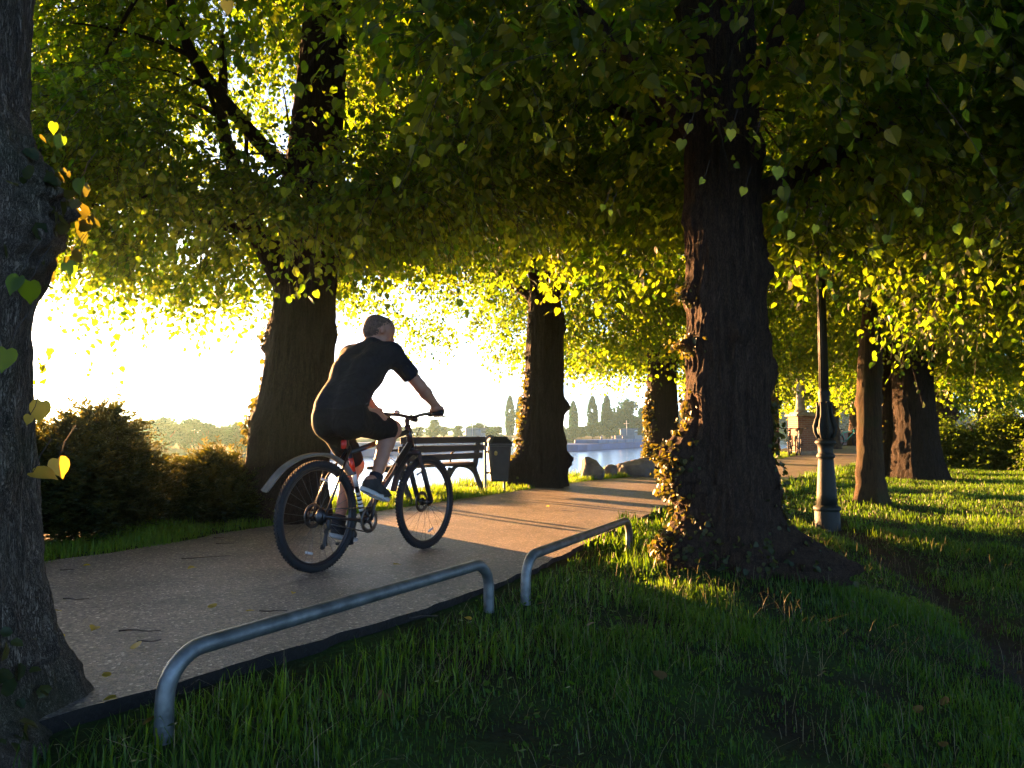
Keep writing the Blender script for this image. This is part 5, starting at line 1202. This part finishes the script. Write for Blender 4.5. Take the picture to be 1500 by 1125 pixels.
# ================================================================== FAR BANK
def far_tree_mesh(kind, seed):
    gr = np.random.default_rng(seed); g = Geo(); s = Geo()
    if kind == 'poplar':
        n = 5200; zz = gr.uniform(.06, 1, n) ** .9; rr = .13 * np.sin(np.pi * np.clip(zz * .93 + .07, 0, 1)) ** .6 * gr.uniform(0, 1, n) ** .45; a = gr.uniform(0, 6.28, n)
        p = np.c_[rr * np.cos(a), rr * np.sin(a), zz]; k = fbm(p * [9, 9, 5], seed) > -.22; p = p[k]; size = .035
        ax = gr.normal(0, .4, p.shape) + [0, 0, 1]
    else:
        n = 7000; C = [];
        for q in range(14 if kind == 'round' else 18):
            a = gr.uniform(0, 6.28); r = gr.uniform(0, .33); zc = gr.uniform(.2, .8) if kind == 'round' else gr.uniform(.14, .82)
            C.append((r * math.cos(a), r * math.sin(a), zc, gr.uniform(.13, .22)))
        C = np.array(C); i = gr.integers(0, len(C), n); u = gr.normal(0, 1, (n, 3)); u /= np.linalg.norm(u, axis=1)[:, None]
        p = C[i, :3] + u * (C[i, 3] * gr.uniform(0, 1, n) ** .4)[:, None] * [1.1, 1.1, .85]; k = fbm(p * 7, seed) > -.2; p = p[k]; size = .042
        ax = gr.normal(0, 1, p.shape)
    m = len(p)
    leaf_geo(g, p, ax, gr.normal(0, 1, p.shape) + [0, 0, .4], size * gr.uniform(.6, 1.5, m), np.clip(gr.normal(.45, .25, m), 0, 1))
    s.tube(np.array([[0, 0, -.05], [.005, 0, .3], [0, .01, .65]]), np.array([.03, .02, .008]) * (.6 if kind == 'poplar' else 1), 8)
    for q in range(6):
        a = gr.uniform(0, 6.28); s.tube(np.array([[0, 0, .25], [math.cos(a) * .12, math.sin(a) * .12, .42], [math.cos(a) * .25, math.sin(a) * .25, .6]]) * ([.3, .3, 1] if kind == 'poplar' else [1, 1, 1]), np.array([.012, .008, .003]), 5)
    return g, s
PROTO = {}
for kind, seeds in (('round', (201, 202, 203)), ('shaggy', (204, 205)), ('poplar', (206, 207))):
    for sd in seeds:
        g, s = far_tree_mesh(kind, sd)
        PROTO.setdefault(kind, []).append((g, s))
MESHC = {}
def far_tree(kind, var, px, top_py, depth, width, label, group, name='riverside_tree'):
    x = at(px, HORIZ, depth)[0]; z = float(zground(np.array([[x, depth]]))[0])
    top = at(px, top_py, depth)[2]; h = top - z
    t = thing(name, label, 'tree', (x, depth, z), rn.uniform(0, 6.28), group)
    key = (kind, var)
    if key not in MESHC:
        g, s = PROTO[kind][var]
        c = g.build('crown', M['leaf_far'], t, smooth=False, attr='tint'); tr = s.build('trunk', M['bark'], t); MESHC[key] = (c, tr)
    else:
        c, tr = MESHC[key][0].copy(), MESHC[key][1].copy()
        for o in (c, tr): COL.objects.link(o); o.parent = t
    t.scale = (h * width, h * width, h)
    return t
GF = 'hazy trees on the far bank'
FT = [('round', 0, 150, 618, 112, 1.5, 'hazy tree on the far bank just over the tall left shrub'), ('shaggy', 0, 205, 612, 112, 1.25, 'hazy yellowish tree on the near end of the far bank'),
      ('round', 1, 243, 606, 114, 1.2, 'tallest rounded tree of the hazy clump above the low shrub'), ('shaggy', 1, 280, 609, 116, 1.1, 'broad hazy tree in the middle of the clump above the low shrub'),
      ('round', 2, 305, 611, 118, 1.0, 'hazy tree at the right end of the clump, gaps of sky in its crown'), ('shaggy', 0, 352, 616, 120, 1.1, 'separate golden hazy tree beside the trunk behind the rider'),
      ('round', 0, 388, 620, 124, 1.0, 'hazy tree partly covered by the trunk behind the rider'), ('round', 1, 505, 622, 235, 1.3, 'far hazy tree seen under the rider between leg and frame'),
      ('shaggy', 1, 545, 618, 245, 1.3, 'far hazy tree seen behind the rider’s bent knee'), ('round', 2, 590, 622, 255, 1.2, 'far hazy tree behind the handlebar stem'),
      ('round', 0, 636, 611, 270, 1.15, 'rounded hazy tree right of the front wheel, under the hand'), ('shaggy', 0, 672, 622, 300, 1.4, 'low broad hazy tree above the bench'),
      ('round', 1, 702, 617, 305, 1.5, 'wide hazy tree above the litter bin'), ('shaggy', 1, 728, 622, 310, 1.2, 'low hazy tree between the bin and the two left poplars'),
      ('round', 2, 868, 616, 372, 1.3, 'small rounded hazy tree at the foot of the middle poplar'), ('round', 0, 893, 602, 375, 1.1, 'rounded blue-green hazy tree left of the broad tall one'),
      ('shaggy', 0, 922, 583, 380, 1.0, 'tallest broad blue-green hazy tree on the far bank'), ('round', 1, 946, 590, 384, 1.0, 'tall hazy tree touching the ivy-edged trunk'),
      ('round', 2, 985, 596, 400, 1.2, 'hazy tree between the ivy-edged trunk and the massive one'), ('shaggy', 1, 1150, 598, 430, 1.4, 'hazy bluish tree left of the brick pillar'),
      ('round', 0, 1200, 588, 440, 1.2, 'hazy bluish tree between pillar and lamp post'), ('shaggy', 0, 1236, 592, 450, 1.2, 'hazy bluish tree right of the lamp post'), ('round', 1, 1275, 598, 455, 1.3, 'hazy bluish tree behind the slim leaning trunk'),
      ('round', 2, 1405, 600, 480, 1.8, 'pale hazy tree in the gap above the hedge'), ('shaggy', 1, 1445, 602, 490, 1.8, 'pale hazy tree at the right of the gap above the hedge'),
      ('round', 0, 60, 615, 105, 1.5, 'hazy tree on the far bank behind the left trunk'), ('round', 1, 838, 622, 360, 1.6, 'low hazy bush-like tree right of the trunk by the bin')]
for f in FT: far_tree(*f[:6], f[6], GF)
rn2 = random.Random(8)
for k, (px, tp, dep) in enumerate([(170, 619, 128), (225, 616, 130), (262, 618, 132), (330, 621, 134), (372, 622, 138), (410, 624, 145), (450, 625, 200), (480, 625, 245), (525, 625, 262), (568, 624, 275), (612, 624, 285), (650, 623, 320), (690, 622, 330), (715, 624, 335), (775, 624, 372), (800, 622, 376), (822, 624, 380), (852, 623, 388), (880, 615, 396), (906, 610, 398), (935, 606, 402), (965, 610, 410), (1010, 612, 420), (1165, 606, 445), (1218, 604, 455), (1255, 606, 460), (1380, 610, 490), (1425, 608, 500), (1470, 608, 505)]):
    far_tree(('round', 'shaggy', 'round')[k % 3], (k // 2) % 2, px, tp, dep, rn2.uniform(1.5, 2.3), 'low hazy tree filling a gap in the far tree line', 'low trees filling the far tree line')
GPp = 'slender poplars on the far bank'
for (v, px, top, lab) in [(0, 747, 581, 'left of two close poplars beside the trunk by the bin'), (1, 762, 582, 'right of two close poplars, half hidden by the trunk by the bin'), (1, 840, 589, 'lone hazy poplar right of the trunk by the bin'), (0, 868, 582, 'tallest lone hazy poplar in the middle of the far bank'), (1, 889, 581, 'poplar close to the left of the broad tall tree')]:
    far_tree('poplar', v, px, top, 352 if px < 800 else 378, 0.9 if px < 800 else 1.05, lab, GPp, 'poplar')

# ------------------------------------------------------------------ barges
M['hull'] = simple('blue_hull_paint', (0.006, 0.06, 0.25), 0.5, scale=.3, var=.3)
M['deck'] = simple('pale_deck_paint', (0.03, 0.10, 0.24), 0.5, scale=.4)
M['house'] = simple('pale_blue_house_paint', (0.10, 0.15, 0.22), 0.5, scale=.5)
M['glass'] = simple('dark_glass', (0.02, 0.025, 0.03), 0.08, var=.1)
def barge(label, a, b, beam, fb, house_t, stacks, seed):
    a = np.array(a, float); b = np.array(b, float); L = np.linalg.norm(b - a); d = (b - a) / L
    t = thing('barge', label, 'barge', (*((a + b) / 2), WATER_Z), math.atan2(d[1], d[0]), 'cargo barges on the river')
    g = Geo(); st = np.linspace(-L / 2, L / 2, 25); sec = []
    for s in st:
        k = 1 - max(0, (abs(s) - (L / 2 - 9)) / 9) ** 2 * .85; rise = 1.1 * max(0, (s - (L / 2 - 12)) / 12) ** 2
        w = beam / 2 * k; sec.append([[s, -w * .9, -1], [s, -w, .1], [s, -w, fb + rise], [s, -w + .25, fb + rise], [s, w - .25, fb + rise], [s, w, fb + rise], [s, w, .1], [s, w * .9, -1]])
    V = np.array(sec); ii = np.arange(25 * 8).reshape(25, 8); jj = np.roll(ii, -1, 1)
    g.add(V.reshape(-1, 3), np.stack([ii[:-1], ii[1:], jj[1:], jj[:-1]], -1).reshape(-1, 4)); g.build('hull', M['hull'], t, smooth=False)
    h = Geo(); n = 9
    for k in range(n): h.box((-L * .30 + (k + .5) * L * .72 / n, 0, fb + .55), (L * .72 / n - .35, beam * .74, 1.0), bev=.12)
    h.build('hatch_cover', M['deck'], t, smooth=False)
    w = Geo(); hx = house_t * L; w.box((hx, 0, fb + 1.1), (9, beam * .7, 2.2), bev=.1); w.box((hx + .6, 0, fb + 3.2), (4.4, beam * .5, 2.0), bev=.15); w.box((hx + .6, 0, fb + 4.32), (5.2, beam * .58, .18), bev=.05)
    wh = w.build('wheelhouse', M['house'], t, smooth=False)
    for sy in (-1, 1):
        for k in range(4):
            q = Geo(); q.box((hx - 1 + k * 1.05, sy * (beam * .25 + .02), fb + 3.45), (.8, .05, .9), bev=.02); q.build('window', M['glass'], wh)
    m = Geo(); m.tube([[L * .44, 0, fb], [L * .44, 0, fb + 5]], .09, 8); m.tube([[hx - 2, 0, fb + 2.1], [hx - 2, 0, fb + 7]], .07, 8); m.tube([[hx - 2, -.9, fb + 6], [hx - 2, .9, fb + 6]], .05, 6); m.build('mast', M['white'], t)
    for k in range(stacks):
        q = Geo(); x = -L * .25 + (k + .5) * L * .6 / max(1, stacks); q.tube([[x, -.8, fb + 1], [x, -.8, fb + 2.0]], .28, 10); q.tube([[x, -.8, fb + 1.9], [x + 1.2, -.5, fb + 2.1]], .12, 8); q.build('vent', M['deck'], t)
    return t
barge('long blue-grey barge behind the bench with a small pale wheelhouse', (-37, 128), (-6.5, 232), 9.5, 1.5, .36, 3, 1)
barge('long blue barge right of the trunk by the bin', (11, 186), (58, 292), 9.5, 1.6, .08, 6, 2)
# mooring post in the water
t = thing('mooring_post', 'single leaning wooden mooring post in the water beside the low shrub', 'post', (*at(357, 690, 38)[:2], WATER_Z - 1))
g = Geo(); zt = at(352, 668, 38)[2] - WATER_Z + 1; g.tube([[0, 0, 0], [-.08, 0, zt * .5], [-.2, 0, zt]], [.17, .16, .15], 12); g.build('post', M['twig'], t)
g = Geo(); g.lathe([(.17, zt - .02), (.175, zt + .03), (.1, zt + .10), (.0, zt + .12)], 12, (-.2, 0, 0)); g.build('cap', M['deck'], t)
# boulders on the bank edge
M['rock'] = simple('boulder_stone', (0.16, 0.13, 0.105), 0.9, scale=5, var=.4, bump=.03, bscale=12)
def boulder(label, px, py, dep, s, seed):
    p = at(px, py, dep); z = float(zground(np.array([[p[0], p[1]]]))[0]); n1, n2 = 22, 34
    u, v = np.meshgrid(np.linspace(0, np.pi, n1), np.linspace(0, 2 * np.pi, n2, endpoint=False), indexing='ij')
    D = np.stack([np.sin(u) * np.cos(v), np.sin(u) * np.sin(v), np.cos(u)], -1)
    gr = np.random.default_rng(seed); r = np.full(u.shape, 1.0)
    for k in range(16):
        nn = gr.normal(0, 1, 3); nn /= np.linalg.norm(nn); o = gr.uniform(.62, .9); dd = D @ nn; r = np.where(dd > 1e-3, np.minimum(r, o / np.maximum(dd, 1e-3)), r)
    r = r + .03 * fbm(D * 4, seed)
    V = (D * r[..., None] * np.array(s)).reshape(-1, 3); ii = np.arange(n1 * n2).reshape(n1, n2); jj = np.roll(ii, -1, 1)
    g = Geo(); g.add(V, np.stack([ii[:-1], ii[1:], jj[1:], jj[:-1]], -1).reshape(-1, 4))
    o = g.build('boulder', M['rock'], smooth=False); o.location = (p[0], p[1], z + s[2] * .45); return tag(o, label, 'boulder', 'boulders on the bank edge')
boulder('angular brown boulder nearest the trunk by the bin', 866, 697, 14.6, (.29, .28, .31), 301)
boulder('wide grey boulder below the ivy-edged trunk', 922, 690, 15.6, (.45, .34, .28), 302)
boulder('small flat boulder wedged between two larger boulders', 893, 697, 15.2, (.22, .2, .2), 303)
boulder('rounded boulder behind the wide grey one, touching the ivy-edged trunk', 940, 684, 16.3, (.34, .26, .26), 304)
SUN_E, SKY_S, EXPO, HAZE = 5.0, 0.05, 3.88, 0.00022
# ================================================================== AIR, SUN, SKY, CAMERA
m = bpy.data.materials.new('river_haze'); m.use_nodes = True; nt = m.node_tree; nt.nodes.remove(nt.nodes['Principled BSDF'])
pv = nt.nodes.new('ShaderNodeVolumePrincipled'); pv.inputs['Color'].default_value = (0.52, 0.92, 0.95, 1); pv.inputs['Density'].default_value = HAZE; pv.inputs['Anisotropy'].default_value = 0.75
nt.links.new(pv.outputs['Volume'], nt.nodes['Material Output'].inputs['Volume'])
g = Geo(); g.box((150, 850, 14.0), (3500, 2100, 44.0)); hz = g.build('haze', m, smooth=False); tag(hz, kind='stuff')

sd = bpy.data.lights.new('sun', 'SUN'); sd.energy = SUN_E; sd.angle = R(0.5); sd.color = (1.0, 0.47, 0.165)
so = bpy.data.objects.new('sun', sd); COL.objects.link(so)
dvec = Vector((math.sin(SUN_AZ) * math.cos(SUN_EL), math.cos(SUN_AZ) * math.cos(SUN_EL), math.sin(SUN_EL)))
so.rotation_euler = dvec.to_track_quat('Z', 'Y').to_euler()
w = bpy.data.worlds.new('World'); scene.world = w; w.use_nodes = True; nt = w.node_tree
sk = nt.nodes.new('ShaderNodeTexSky'); sk.sky_type = 'NISHITA'; sk.sun_disc = False; sk.sun_elevation = SUN_EL; sk.sun_rotation = SUN_AZ
sk.air_density = 0.3; sk.dust_density = 0.45; sk.ozone_density = 1.0
bg = nt.nodes['Background']; bg.inputs['Strength'].default_value = SKY_S; nt.links.new(sk.outputs['Color'], bg.inputs['Color'])

cd = bpy.data.cameras.new('camera'); cd.sensor_width = 36; cd.lens = FPX / 1500 * 36; cd.clip_start = 0.05; cd.clip_end = 5000
co = bpy.data.objects.new('camera', cd); COL.objects.link(co); co.location = (0, 0, CAM_Z); co.rotation_euler = (R(90) + PITCH, 0, 0); scene.camera = co

vs = scene.view_settings; vs.view_transform = 'Standard'; vs.look = 'None'; vs.gamma = 1; vs.exposure = EXPO
cy = scene.cycles; cy.max_bounces = 7; cy.diffuse_bounces = 3; cy.glossy_bounces = 2; cy.transmission_bounces = 3; cy.volume_bounces = 0; cy.transparent_max_bounces = 8
cy.use_denoising = True; cy.sample_clamp_indirect = 6.0
